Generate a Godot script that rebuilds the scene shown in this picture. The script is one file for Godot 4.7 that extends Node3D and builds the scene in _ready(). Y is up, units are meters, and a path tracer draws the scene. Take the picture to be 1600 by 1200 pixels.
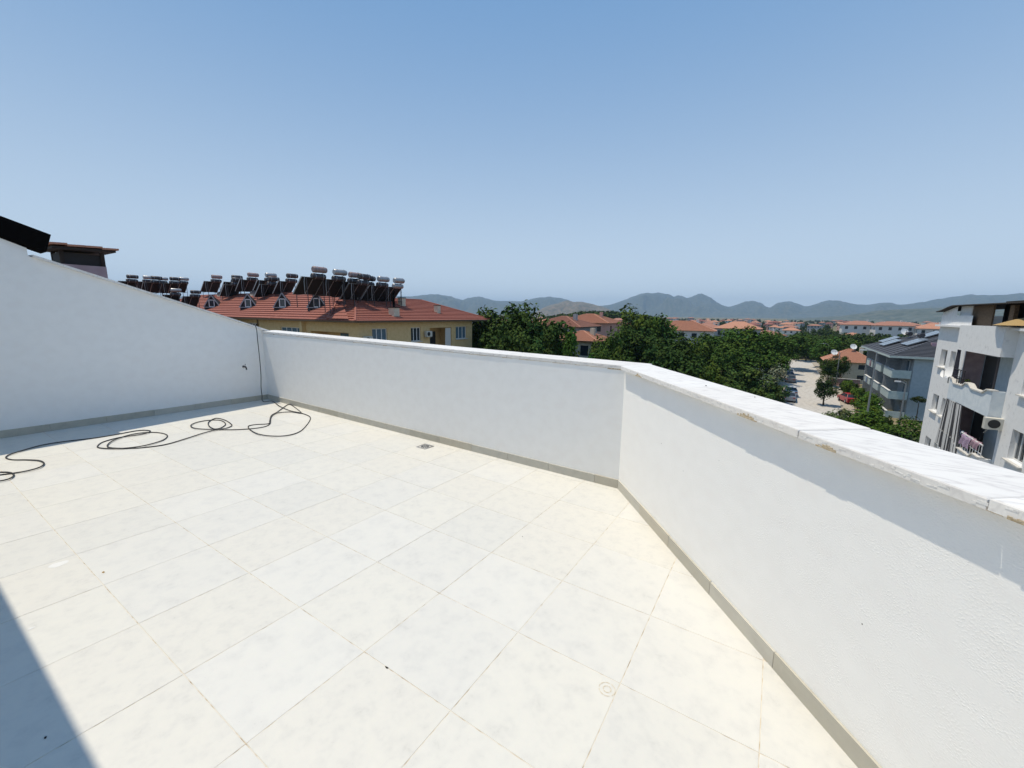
extends Node3D

const EYE := 13.0
const FLOOR_N := Vector3(0.0122, 0.9996, -0.0256)
var M := {}
var rng := RandomNumberGenerator.new()
var used := {}

# ---------------------------------------------------------------- helpers: nodes
func numbered(n: String) -> String:
	if not used.has(n):
		used[n] = 0
		return n
	used[n] += 1
	return "%s_%03d" % [n, used[n]]

func tag(o: Node, label: String, category: String, group := "", kind := ""):
	o.set_meta("label", label)
	o.set_meta("category", category)
	if group != "":
		o.set_meta("group", group)
	if kind != "":
		o.set_meta("kind", kind)
	return o

func thing(called: String, label: String, category: String, at := Vector3.ZERO, turn := 0.0, group := "", kind := "") -> Node3D:
	var o := Node3D.new()
	o.name = numbered(called)
	add_child(o)
	o.position = at
	o.rotation.y = turn
	tag(o, label, category, group, kind)
	return o

func top(o: Node):
	o.name = numbered(str(o.name))
	add_child(o)
	return o

func S() -> SurfaceTool:
	var st := SurfaceTool.new()
	st.begin(Mesh.PRIMITIVE_TRIANGLES)
	st.set_smooth_group(-1)
	return st

func mesh_of(st: SurfaceTool) -> ArrayMesh:
	st.generate_normals()
	return st.commit()

func mi(called: String, mesh: Mesh, mat: Material, parent: Node, at := Transform3D.IDENTITY) -> MeshInstance3D:
	var o := MeshInstance3D.new()
	o.mesh = mesh
	o.material_override = mat
	if parent == self:
		o.name = numbered(called)
		add_child(o)
	else:
		o.name = called
		parent.add_child(o, true)
	o.transform = at
	return o

func obj(called: String, st: SurfaceTool, mat: Material, parent: Node, at := Transform3D.IDENTITY) -> MeshInstance3D:
	return mi(called, mesh_of(st), mat, parent, at)

func copy_thing(src: Node3D, at: Vector3, turn := 0.0, label := "", sc := 1.0) -> Node3D:
	var c: Node3D = src.duplicate()
	c.name = numbered(str(src.name).trim_suffix("_" + str(src.name).get_slice("_", str(src.name).get_slice_count("_") - 1)) if str(src.name).right(3).is_valid_int() else str(src.name))
	add_child(c)
	c.position = at
	c.rotation = Vector3(0, turn, 0)
	c.scale = Vector3.ONE * sc
	if label != "":
		c.set_meta("label", label)
	return c

# ---------------------------------------------------------------- helpers: shapes
# quads are given counterclockwise as seen from outside
func quad(st: SurfaceTool, a: Vector3, b: Vector3, c: Vector3, d: Vector3, w := 1.0, h := 1.0):
	for k in [[a, Vector2(0, 0)], [c, Vector2(w, h)], [b, Vector2(w, 0)], [a, Vector2(0, 0)], [d, Vector2(0, h)], [c, Vector2(w, h)]]:
		st.set_uv(k[1])
		st.add_vertex(k[0])

func tri(st: SurfaceTool, a: Vector3, b: Vector3, c: Vector3):
	for k in [a, c, b]:
		st.set_uv(Vector2(k.x + k.z, k.y))
		st.add_vertex(k)

func box(st: SurfaceTool, c: Vector3, s: Vector3, b := Basis.IDENTITY):
	var x := b.x * s.x * 0.5
	var y := b.y * s.y * 0.5
	var z := b.z * s.z * 0.5
	quad(st, c - x - y + z, c + x - y + z, c + x + y + z, c - x + y + z)
	quad(st, c + x - y - z, c - x - y - z, c - x + y - z, c + x + y - z)
	quad(st, c + x - y + z, c + x - y - z, c + x + y - z, c + x + y + z)
	quad(st, c - x - y - z, c - x - y + z, c - x + y + z, c - x + y - z)
	quad(st, c - x + y + z, c + x + y + z, c + x + y - z, c - x + y - z)
	quad(st, c - x - y - z, c + x - y - z, c + x - y + z, c - x - y + z)

func span(st: SurfaceTool, a: Vector3, b: Vector3):
	box(st, (a + b) * 0.5, (b - a).abs())

func bar(st: SurfaceTool, a: Vector3, b: Vector3, w: float, h := -1.0):
	var d := (b - a).normalized()
	var u := Vector3.UP if absf(d.y) < 0.95 else Vector3.RIGHT
	var s := d.cross(u).normalized()
	box(st, (a + b) * 0.5, Vector3(w, w if h < 0 else h, (b - a).length()), Basis(s, s.cross(-d).normalized() * -1.0, d))

func tube(st: SurfaceTool, pts: Array, r0: float, r1 := -1.0, n := 8, caps := true):
	if r1 < 0:
		r1 = r0
	st.set_smooth_group(0)
	var rings := []
	var up := Vector3.UP
	var d0: Vector3 = (pts[1] - pts[0]).normalized()
	if absf(d0.dot(up)) > 0.9:
		up = Vector3.RIGHT
	for i in pts.size():
		var d: Vector3 = (pts[mini(i + 1, pts.size() - 1)] - pts[maxi(i - 1, 0)]).normalized()
		var s := d.cross(up).normalized()
		up = s.cross(d).normalized()
		var r := lerpf(r0, r1, float(i) / (pts.size() - 1))
		var ring := []
		for k in n:
			var a := TAU * k / n
			ring.append(pts[i] + (s * cos(a) + up * sin(a)) * r)
		rings.append(ring)
	for i in rings.size() - 1:
		for k in n:
			var j := (k + 1) % n
			quad(st, rings[i][k], rings[i][j], rings[i + 1][j], rings[i + 1][k])
	st.set_smooth_group(-1)
	if caps:
		for k in n:
			var j := (k + 1) % n
			tri(st, pts[0], rings[0][j], rings[0][k])
			tri(st, pts[-1], rings[-1][k], rings[-1][j])

# slab over a polygon in xz; top edge chamfered
func slab(st: SurfaceTool, poly: PackedVector2Array, y0: float, y1: float, ch: float):
	if Geometry2D.is_polygon_clockwise(poly):
		poly.reverse()
	var n := poly.size()
	var c := Vector2.ZERO
	for p in poly:
		c += p / n
	var ins := PackedVector2Array()
	for i in n:
		var a := (poly[i] - poly[(i + n - 1) % n]).normalized()
		var b := (poly[(i + 1) % n] - poly[i]).normalized()
		var na := Vector2(-a.y, a.x)
		var nb := Vector2(-b.y, b.x)
		var m := na + nb
		m = m / maxf(0.3, m.length_squared() * 0.5)
		if m.dot(c - poly[i]) < 0:
			m = -m
		ins.append(poly[i] + m * ch)
	for i in n:
		var j := (i + 1) % n
		var a := Vector3(poly[i].x, y0, poly[i].y)
		var b := Vector3(poly[j].x, y0, poly[j].y)
		var a1 := Vector3(poly[i].x, y1 - ch, poly[i].y)
		var b1 := Vector3(poly[j].x, y1 - ch, poly[j].y)
		var a2 := Vector3(ins[i].x, y1, ins[i].y)
		var b2 := Vector3(ins[j].x, y1, ins[j].y)
		quad(st, b, a, a1, b1)
		quad(st, b1, a1, a2, b2)
	for i in range(1, n - 1):
		tri(st, Vector3(ins[0].x, y1, ins[0].y), Vector3(ins[i + 1].x, y1, ins[i + 1].y), Vector3(ins[i].x, y1, ins[i].y))
		tri(st, Vector3(poly[0].x, y0, poly[0].y), Vector3(poly[i].x, y0, poly[i].y), Vector3(poly[i + 1].x, y0, poly[i + 1].y))

# marble slab given by its four lower corners, chamfered above
func coping(st: SurfaceTool, p: Array, th: float, ch: float):
	var c: Vector3 = (p[0] + p[1] + p[2] + p[3]) * 0.25
	var m := []
	var u := []
	for q in p:
		m.append(q + Vector3.UP * (th - ch))
		var inw: Vector3 = c - q
		inw.y = 0
		u.append(q + Vector3.UP * th + inw.normalized() * ch * 1.3)
	for i in 4:
		var j := (i + 1) % 4
		quad(st, p[i], p[j], m[j], m[i])
		quad(st, m[i], m[j], u[j], u[i])
	quad(st, u[0], u[1], u[2], u[3])
	quad(st, p[3], p[2], p[1], p[0])

# a wall sheet with openings and their reveals. o: lower corner, u: direction along it, n: outward normal, holes Rect2 in (along, up)
func holed(st: SurfaceTool, o: Vector3, u: Vector3, n: Vector3, w: float, h: float, holes: Array, depth: float):
	var xs := [0.0, w]
	var ys := [0.0, h]
	for r in holes:
		for v in [r.position.x, r.end.x]:
			if not xs.has(v): xs.append(v)
		for v in [r.position.y, r.end.y]:
			if not ys.has(v): ys.append(v)
	xs.sort()
	ys.sort()
	var flip := u.cross(Vector3.UP).dot(n) < 0
	for i in xs.size() - 1:
		for j in ys.size() - 1:
			var c := Vector2((xs[i] + xs[i + 1]) * 0.5, (ys[j] + ys[j + 1]) * 0.5)
			var hit := false
			for r in holes:
				if r.has_point(c):
					hit = true
			if hit:
				continue
			var a: Vector3 = o + u * xs[i] + Vector3.UP * ys[j]
			var b: Vector3 = o + u * xs[i + 1] + Vector3.UP * ys[j]
			var d: Vector3 = o + u * xs[i] + Vector3.UP * ys[j + 1]
			var e: Vector3 = o + u * xs[i + 1] + Vector3.UP * ys[j + 1]
			if flip: quad(st, b, a, d, e)
			else: quad(st, a, b, e, d)
	for r in holes:
		var p := [o + u * r.position.x + Vector3.UP * r.position.y, o + u * r.end.x + Vector3.UP * r.position.y, o + u * r.end.x + Vector3.UP * r.end.y, o + u * r.position.x + Vector3.UP * r.end.y]
		for k in 4:
			var q: Vector3 = p[(k + 1) % 4]
			if flip: quad(st, p[k], q, q - n * depth, p[k] - n * depth)
			else: quad(st, q, p[k], p[k] - n * depth, q - n * depth)

# a window in an opening: white frame, separate panes, a sill
func window(parent: Node, o: Vector3, u: Vector3, n: Vector3, r: Rect2, panes: int, back: float, frame_mat: Material, glass: Material, sill := true):
	var base := o + u * r.position.x + Vector3.UP * r.position.y - n * back
	var b := Basis(u, Vector3.UP, u.cross(Vector3.UP))
	var st := S()
	var w := r.size.x
	var h := r.size.y
	var t := 0.07
	box(st, base + Vector3.UP * t * 0.5 + u * w * 0.5, Vector3(w, t, 0.07), b)
	box(st, base + Vector3.UP * (h - t * 0.5) + u * w * 0.5, Vector3(w, t, 0.07), b)
	for i in panes + 1:
		var x := clampf(w * i / panes, t * 0.5, w - t * 0.5)
		box(st, base + Vector3.UP * h * 0.5 + u * x, Vector3(t, h - 2 * t, 0.066), b)
	var f := obj("window", st, frame_mat, parent)
	for i in panes:
		var s2 := S()
		var x0 := w * i / panes + t * (1.0 if i == 0 else 0.5)
		var x1 := w * (i + 1) / panes - t * (1.0 if i == panes - 1 else 0.5)
		box(s2, base + u * (x0 + x1) * 0.5 + Vector3.UP * h * 0.5 - n * 0.01, Vector3(x1 - x0, h - 2 * t, 0.012), b)
		obj("pane", s2, glass, f)
	if sill:
		var s3 := S()
		box(s3, o + u * (r.position.x + w * 0.5) + Vector3.UP * (r.position.y - 0.035) + n * 0.03, Vector3(w + 0.16, 0.06, 0.22), b)
		obj("sill", s3, M.stone, f)

# one face of a tiled roof laid in stepped courses
func courses(st: SurfaceTool, e0: Vector3, e1: Vector3, t0: Vector3, t1: Vector3, step: float, lift: float):
	var run := ((t0 + t1) * 0.5 - (e0 + e1) * 0.5).length()
	var n := maxi(1, int(run / step)) if step > 0 else 1
	var nrm := (e1 - e0).cross(t1 - e0 if (t1 - e0).length() > 0.01 else t0 - e0).normalized()
	if nrm.y < 0:
		nrm = -nrm
	for i in n:
		var f0 := float(i) / n
		var f1 := float(i + 1) / n
		var a := e0.lerp(t0, f0) + nrm * lift
		var b := e1.lerp(t1, f0) + nrm * lift
		var c := e1.lerp(t1, f1)
		var d := e0.lerp(t0, f1)
		var u0 := 0.0
		var wid := (e1 - e0).length()
		for k in [[a, Vector2(u0, f0 * run)], [c, Vector2(wid, f1 * run)], [b, Vector2(wid, f0 * run)], [a, Vector2(u0, f0 * run)], [d, Vector2(u0, f1 * run)], [c, Vector2(wid, f1 * run)]]:
			st.set_uv(k[1])
			st.add_vertex(k[0])
		if step > 0:
			quad(st, a - nrm * lift * 1.3, b - nrm * lift * 1.3, b, a)

# hip roof over the rectangle x0..x1, z0..z1 with the ridge along its long side
func hip(parent: Node, x0: float, x1: float, z0: float, z1: float, eave: float, ridge: float, step: float, mat: Material, cap: Material, inset := -1.0) -> MeshInstance3D:
	var st := S()
	var a := Vector3(x0, eave, z1)
	var b := Vector3(x1, eave, z1)
	var c := Vector3(x1, eave, z0)
	var d := Vector3(x0, eave, z0)
	var r0: Vector3
	var r1: Vector3
	var lift := 0.085
	if x1 - x0 >= z1 - z0:
		var k := (z1 - z0) * 0.5 if inset < 0 else inset
		r0 = Vector3(x0 + k, ridge, (z0 + z1) * 0.5)
		r1 = Vector3(x1 - k, ridge, (z0 + z1) * 0.5)
		courses(st, a, b, r0, r1, step, lift)
		courses(st, b, c, r1, r1, step, lift)
		courses(st, c, d, r1, r0, step, lift)
		courses(st, d, a, r0, r0, step, lift)
	else:
		var k := (x1 - x0) * 0.5 if inset < 0 else inset
		r0 = Vector3((x0 + x1) * 0.5, ridge, z0 + k)
		r1 = Vector3((x0 + x1) * 0.5, ridge, z1 - k)
		courses(st, a, b, r1, r1, step, lift)
		courses(st, b, c, r1, r0, step, lift)
		courses(st, c, d, r0, r0, step, lift)
		courses(st, d, a, r0, r1, step, lift)
	quad(st, d, c, b, a)
	var roof := obj("roof", st, mat, parent)
	if step > 0:
		var s2 := S()
		tube(s2, [r0 + Vector3.UP * 0.02, r1 + Vector3.UP * 0.02], 0.11, 0.11, 7)
		for e in [[a, r0 if x1 - x0 >= z1 - z0 else r1], [b, r1], [c, r1 if x1 - x0 >= z1 - z0 else r0], [d, r0]]:
			tube(s2, [e[0] + Vector3.UP * 0.03, e[1] + Vector3.UP * 0.02], 0.1, 0.1, 7)
		obj("ridge_caps", s2, cap, roof)
	return roof

# ---------------------------------------------------------------- helpers: materials
func noise_bytes(sd: int, freq: float, oct: int, size: int, kind := FastNoiseLite.TYPE_SIMPLEX_SMOOTH, fractal := FastNoiseLite.FRACTAL_FBM, warp := 0.0) -> PackedByteArray:
	var n := FastNoiseLite.new()
	n.seed = sd
	n.noise_type = kind
	n.frequency = freq
	n.fractal_type = fractal
	n.fractal_octaves = oct
	if warp > 0:
		n.domain_warp_enabled = true
		n.domain_warp_amplitude = warp
		n.domain_warp_frequency = freq * 1.5
	var im := n.get_seamless_image(size, size)
	im.convert(Image.FORMAT_L8)
	return im.get_data()

func ramp(b: PackedByteArray, size: int, cols: Array, offs: Array) -> ImageTexture:
	var g := Gradient.new()
	g.colors = PackedColorArray(cols)
	g.offsets = PackedFloat32Array(offs)
	var lut := PackedByteArray()
	for i in 256:
		var c := g.sample(i / 255.0)
		lut.append(int(c.r * 255.0 + 0.5))
		lut.append(int(c.g * 255.0 + 0.5))
		lut.append(int(c.b * 255.0 + 0.5))
	var out := PackedByteArray()
	out.resize(size * size * 3)
	for i in size * size:
		var v := b[i] * 3
		out[i * 3] = lut[v]
		out[i * 3 + 1] = lut[v + 1]
		out[i * 3 + 2] = lut[v + 2]
	var im := Image.create_from_data(size, size, false, Image.FORMAT_RGB8, out)
	return ImageTexture.create_from_image(im)

func bump(b: PackedByteArray, size: int, k: float) -> ImageTexture:
	var im := Image.create_from_data(size, size, false, Image.FORMAT_L8, b)
	im.convert(Image.FORMAT_RGBA8)
	im.bump_map_to_normal_map(k)
	return ImageTexture.create_from_image(im)

func lin(r: float, g: float, b: float) -> Color:
	return Color(r, g, b).linear_to_srgb()

func mat(c: Color, rough := 0.85, metal := 0.0) -> StandardMaterial3D:
	var m := StandardMaterial3D.new()
	m.albedo_color = c
	m.roughness = rough
	m.metallic = metal
	return m

func tri_mat(tex: Texture2D, sc: float, tint := Color.WHITE, rough := 0.85, nt: Texture2D = null, ns := 1.0) -> StandardMaterial3D:
	var m := mat(tint, rough)
	m.albedo_texture = tex
	m.uv1_triplanar = true
	m.uv1_world_triplanar = true
	m.uv1_scale = Vector3.ONE * sc
	if nt:
		m.normal_enabled = true
		m.normal_texture = nt
		m.normal_scale = ns
	return m

func make_materials():
	var fine := noise_bytes(3, 0.06, 4, 512)
	var soft := noise_bytes(8, 0.012, 3, 512)
	var rough := noise_bytes(21, 0.035, 5, 512)
	var vein := noise_bytes(33, 0.008, 4, 1024, FastNoiseLite.TYPE_SIMPLEX_SMOOTH, FastNoiseLite.FRACTAL_RIDGED, 45.0)
	# roller painted plaster: coarse spatter over a smooth coat
	var pl := PackedByteArray()
	pl.resize(512 * 512)
	for i in 512 * 512:
		pl[i] = clampi(int(maxf(0.0, fine[i] - 120.0) * 1.1 + rough[i] * 0.35), 0, 255)
	var spat := noise_bytes(41, 0.11, 3, 1024)
	var sof2 := noise_bytes(42, 0.006, 3, 1024)
	var sp := PackedByteArray()
	sp.resize(1024 * 1024)
	for i in 1024 * 1024:
		var cover := clampf((sof2[i] - 90.0) / 90.0, 0.15, 1.0)
		sp[i] = clampi(int(maxf(0.0, spat[i] - 128.0) * 1.5 * cover), 0, 255)
	var plaster_n := bump(pl, 512, 5.0)
	var paint_n := bump(sp, 1024, 4.0)
	var plaster := ramp(soft, 512, [lin(0.86, 0.85, 0.825), lin(0.875, 0.866, 0.842), lin(0.885, 0.876, 0.852)], [0.2, 0.5, 0.8])
	M.paint = tri_mat(plaster, 1.1, Color.WHITE, 0.8, paint_n, 0.5)
	M.smooth_paint = tri_mat(plaster, 1.1, Color.WHITE, 0.8, paint_n, 0.06)
	# cement tiles: cream with faint grey cloud and pinhead specks
	var tl := PackedByteArray()
	tl.resize(512 * 512)
	for i in 512 * 512:
		var v := 150.0 + (soft[i] - 128.0) * 0.4 + (rough[i] - 128.0) * 0.26
		if spat[i * 2 + (i / 512) * 1024] < 66:
			v -= (66.0 - spat[i * 2 + (i / 512) * 1024]) * 1.6
		tl[i] = clampi(int(v), 0, 255)
	var tile_tex := ramp(tl, 512, [lin(0.45, 0.445, 0.42), lin(0.61, 0.602, 0.57), lin(0.645, 0.635, 0.595), lin(0.665, 0.652, 0.605)], [0.12, 0.42, 0.6, 0.85])
	M.tiles = []
	for t in [[1.0, 1.0, 1.0], [0.99, 0.99, 0.99], [1.0, 0.997, 0.988], [0.982, 0.982, 0.98], [0.995, 0.99, 0.98]]:
		M.tiles.append(tri_mat(tile_tex, 0.9 + 0.17 * M.tiles.size(), Color(t[0], t[1], t[2]), 0.5))
	M.grout = tri_mat(ramp(rough, 512, [lin(0.33, 0.25, 0.16), lin(0.56, 0.47, 0.34), lin(0.66, 0.61, 0.52)], [0.18, 0.36, 0.55]), 0.7, Color.WHITE, 0.95)
	M.skirting = []
	for t in [[1.0, 1.0, 1.0], [0.96, 0.955, 0.94], [1.0, 0.985, 0.96]]:
		M.skirting.append(tri_mat(ramp(tl, 512, [lin(0.3, 0.285, 0.245), lin(0.48, 0.46, 0.4), lin(0.53, 0.51, 0.44)], [0.1, 0.45, 0.8]), 1.1, Color(t[0], t[1], t[2]), 0.6))
	M.marble = []
	for k in 3:
		var m := tri_mat(ramp(vein, 1024, [lin(0.83, 0.805, 0.765), lin(0.815, 0.79, 0.75), lin(0.73, 0.7, 0.67), lin(0.56, 0.535, 0.51)], [0.0, 0.55, 0.78, 0.97]), 0.8, [Color(1, 1, 1), Color(0.985, 0.98, 0.975), Color(0.97, 0.97, 0.97)][k], 0.45)
		m.uv1_offset = Vector3(0.31 * k, 0.17 * k, 0.23 * k)
		m.uv1_scale = Vector3(0.55, 1.2, 2.1)
		M.marble.append(m)
	M.marble_edge = tri_mat(ramp(rough, 512, [lin(0.5, 0.49, 0.48), lin(0.73, 0.71, 0.68), lin(0.8, 0.78, 0.745)], [0.25, 0.42, 0.7]), 2.4, Color.WHITE, 0.7, plaster_n, 0.8)
	M.mortar = tri_mat(ramp(rough, 512, [lin(0.33, 0.24, 0.14), lin(0.5, 0.4, 0.26), lin(0.62, 0.55, 0.43)], [0.25, 0.5, 0.75]), 3.0, Color.WHITE, 0.95, plaster_n, 1.4)
	M.splash = mat(lin(0.7, 0.695, 0.67), 0.6)
	M.stain = mat(lin(0.6, 0.51, 0.36), 0.8)
	M.black_rubber = mat(lin(0.018, 0.018, 0.02), 0.55)
	M.black_metal = mat(lin(0.006, 0.0055, 0.0055), 0.9)
	M.black_metal.metallic_specular = 0.1
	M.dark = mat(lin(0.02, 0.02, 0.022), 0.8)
	M.chrome = mat(lin(0.55, 0.55, 0.56), 0.25, 1.0)
	M.steel = mat(lin(0.42, 0.42, 0.43), 0.4, 0.9)
	M.galvanised = mat(lin(0.36, 0.37, 0.38), 0.5, 0.6)
	M.stone = tri_mat(ramp(rough, 512, [lin(0.52, 0.5, 0.46), lin(0.68, 0.66, 0.62)], [0.3, 0.7]), 1.0, Color.WHITE, 0.8)
	# terracotta: sun-bleached pantiles in rolls
	var rolls := PackedByteArray()
	rolls.resize(256 * 256)
	for y in 256:
		for x in 256:
			rolls[y * 256 + x] = int(127.0 + 120.0 * sin(TAU * x / 256.0 * 8.0))
	var rolls_n := bump(rolls, 256, 2.0)
	M.terracotta = []
	var tc := noise_bytes(55, 0.09, 3, 512)
	for k in 4:
		var cs: Array = [[lin(0.15, 0.042, 0.03), lin(0.3, 0.095, 0.065), lin(0.42, 0.17, 0.125)], [lin(0.3, 0.125, 0.075), lin(0.44, 0.205, 0.125), lin(0.54, 0.29, 0.2)], [lin(0.16, 0.055, 0.045), lin(0.23, 0.08, 0.065), lin(0.3, 0.125, 0.1)], [lin(0.22, 0.095, 0.065), lin(0.33, 0.15, 0.1), lin(0.42, 0.22, 0.16)]][k]
		var m := mat(Color.WHITE, 0.85)
		m.albedo_texture = ramp(tc, 512, cs, [0.2, 0.5, 0.8])
		m.uv1_scale = Vector3(0.25, 0.31, 1)
		m.normal_enabled = true
		m.normal_texture = rolls_n
		m.normal_scale = 0.8
		M.terracotta.append(m)
	M.slate = mat(Color.WHITE, 0.7)
	M.slate.albedo_texture = ramp(tc, 512, [lin(0.035, 0.037, 0.045), lin(0.06, 0.064, 0.077), lin(0.09, 0.095, 0.11)], [0.2, 0.5, 0.8])
	M.slate.uv1_scale = Vector3(0.25, 0.31, 1)
	M.slate.normal_enabled = true
	M.slate.normal_texture = rolls_n
	var wallnoise := func(a: Color, b: Color, sc := 0.12) -> StandardMaterial3D:
		return tri_mat(ramp(rough, 512, [a, b], [0.25, 0.75]), sc, Color.WHITE, 0.9)
	M.yellow = wallnoise.call(lin(0.6, 0.43, 0.21), lin(0.66, 0.48, 0.25))
	M.old_white = tri_mat(ramp(rough, 512, [lin(0.6, 0.6, 0.6), lin(0.75, 0.75, 0.745), lin(0.78, 0.78, 0.775)], [0.08, 0.3, 0.75]), 0.13, Color.WHITE, 0.9)
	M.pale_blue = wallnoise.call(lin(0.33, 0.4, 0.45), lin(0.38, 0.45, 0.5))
	M.pale_green = wallnoise.call(lin(0.4, 0.48, 0.47), lin(0.47, 0.54, 0.53))
	M.ice_white = wallnoise.call(lin(0.58, 0.64, 0.68), lin(0.66, 0.71, 0.74))
	M.pink = wallnoise.call(lin(0.45, 0.27, 0.23), lin(0.52, 0.32, 0.28))
	M.mauve = wallnoise.call(lin(0.3, 0.23, 0.25), lin(0.37, 0.29, 0.31))
	M.cream = wallnoise.call(lin(0.55, 0.5, 0.38), lin(0.62, 0.57, 0.45))
	M.white_wall = wallnoise.call(lin(0.6, 0.6, 0.58), lin(0.7, 0.69, 0.67))
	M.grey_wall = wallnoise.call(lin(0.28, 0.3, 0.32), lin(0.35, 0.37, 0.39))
	M.brown_wall = wallnoise.call(lin(0.09, 0.06, 0.035), lin(0.16, 0.105, 0.06), 0.4)
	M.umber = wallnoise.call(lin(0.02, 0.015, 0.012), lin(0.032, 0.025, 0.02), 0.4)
	M.straw = wallnoise.call(lin(0.3, 0.19, 0.07), lin(0.45, 0.32, 0.14), 1.5)
	M.glass = mat(lin(0.03, 0.04, 0.05), 0.06)
	M.blue_glass = mat(lin(0.1, 0.16, 0.21), 0.08)
	M.white_plastic = mat(lin(0.72, 0.72, 0.71), 0.5)
	M.old_plastic = mat(lin(0.55, 0.53, 0.47), 0.6)
	M.collector = mat(lin(0.008, 0.008, 0.009), 0.75)
	M.bright_collector = mat(lin(0.2, 0.24, 0.29), 0.25)
	M.tank = mat(lin(0.36, 0.36, 0.37), 0.45, 0.6)
	M.rusty_tank = tri_mat(ramp(fine, 512, [lin(0.14, 0.055, 0.05), lin(0.3, 0.2, 0.19), lin(0.42, 0.38, 0.38)], [0.3, 0.5, 0.7]), 0.6, Color.WHITE, 0.6)
	M.dark_tank = mat(lin(0.05, 0.045, 0.05), 0.5, 0.3)
	M.asphalt = tri_mat(ramp(rough, 512, [lin(0.4, 0.375, 0.34), lin(0.49, 0.46, 0.415), lin(0.53, 0.5, 0.455)], [0.2, 0.5, 0.8]), 0.08, Color.WHITE, 0.95)
	M.paving = tri_mat(ramp(rough, 512, [lin(0.32, 0.28, 0.22), lin(0.42, 0.37, 0.3)], [0.2, 0.8]), 0.2, Color.WHITE, 0.95)
	M.earth = tri_mat(ramp(noise_bytes(71, 0.02, 5, 1024), 1024, [lin(0.04, 0.055, 0.02), lin(0.09, 0.09, 0.035), lin(0.2, 0.16, 0.085), lin(0.26, 0.21, 0.12)], [0.2, 0.45, 0.6, 0.85]), 0.02, Color.WHITE, 0.95)
	M.hill = tri_mat(ramp(noise_bytes(72, 0.02, 5, 1024), 1024, [lin(0.045, 0.065, 0.05), lin(0.075, 0.095, 0.075), lin(0.13, 0.135, 0.105)], [0.25, 0.5, 0.8]), 0.0012, Color.WHITE, 1.0)
	M.brown_hill = tri_mat(ramp(noise_bytes(73, 0.03, 5, 512), 512, [lin(0.06, 0.07, 0.035), lin(0.15, 0.12, 0.075), lin(0.24, 0.18, 0.12)], [0.2, 0.5, 0.8]), 0.002, Color.WHITE, 1.0)
	M.bark = tri_mat(ramp(fine, 512, [lin(0.05, 0.037, 0.025), lin(0.13, 0.1, 0.075)], [0.3, 0.7]), 0.8, Color.WHITE, 0.95)
	M.leaf = mat(Color.WHITE, 0.85)
	M.leaf.metallic_specular = 0.2
	M.leaf.vertex_color_use_as_albedo = true
	M.leaf.backlight_enabled = true
	M.leaf.backlight = Color(0.1, 0.16, 0.02)
	M.leaf.cull_mode = BaseMaterial3D.CULL_DISABLED
	M.cloth_white = mat(lin(0.6, 0.6, 0.58), 0.9)
	M.cloth_grey = mat(lin(0.17, 0.17, 0.18), 0.9)
	var sb := PackedByteArray()
	sb.resize(256 * 256)
	for i in 256 * 256:
		var ph := float((i % 256)) / 256.0 * 17.0
		ph += 0.25 * sin(ph * 2.1)
		sb[i] = 235 if fmod(ph, 1.0) < 0.5 else (120 if fmod(ph, 1.0) < 0.55 else 40)
	M.striped = mat(Color.WHITE, 0.9)
	M.striped.albedo_texture = ramp(sb, 256, [lin(0.03, 0.03, 0.035), lin(0.2, 0.2, 0.21), lin(0.62, 0.62, 0.62)], [0.1, 0.5, 0.95])
	M.cloth_dark = mat(lin(0.022, 0.022, 0.035), 0.9)
	M.cloth_purple = tri_mat(ramp(fine, 512, [lin(0.12, 0.08, 0.22), lin(0.4, 0.2, 0.28), lin(0.55, 0.5, 0.58)], [0.35, 0.5, 0.65]), 0.8, Color.WHITE, 0.9)
	M.cloth_blue = mat(lin(0.24, 0.3, 0.42), 0.9)
	M.cloth_rose = mat(lin(0.34, 0.22, 0.27), 0.9)
	M.red_paint = mat(lin(0.36, 0.02, 0.025), 0.3)
	M.white_paint = mat(lin(0.68, 0.68, 0.67), 0.3)
	M.grey_paint = mat(lin(0.2, 0.21, 0.22), 0.3, 0.5)
	M.blue_paint = mat(lin(0.05, 0.08, 0.16), 0.3, 0.3)
	M.tyre = mat(lin(0.015, 0.015, 0.015), 0.9)
	M.lamp_glass = mat(lin(0.7, 0.7, 0.68), 0.2)
	M.green_plastic = mat(lin(0.09, 0.5, 0.04), 0.4)
	M.sheet_metal = mat(lin(0.45, 0.44, 0.42), 0.5, 0.5)

# ---------------------------------------------------------------- ready
func _ready():
	rng.seed = 4711
	view()
	make_materials()
	ground()
	hills()
	terrace()
	left_side()
	yellow_block()
	back_block()
	white_block()
	grey_block()
	near_houses()
	town()
	trees()
	street()
	heaters()
	small_things()

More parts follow.
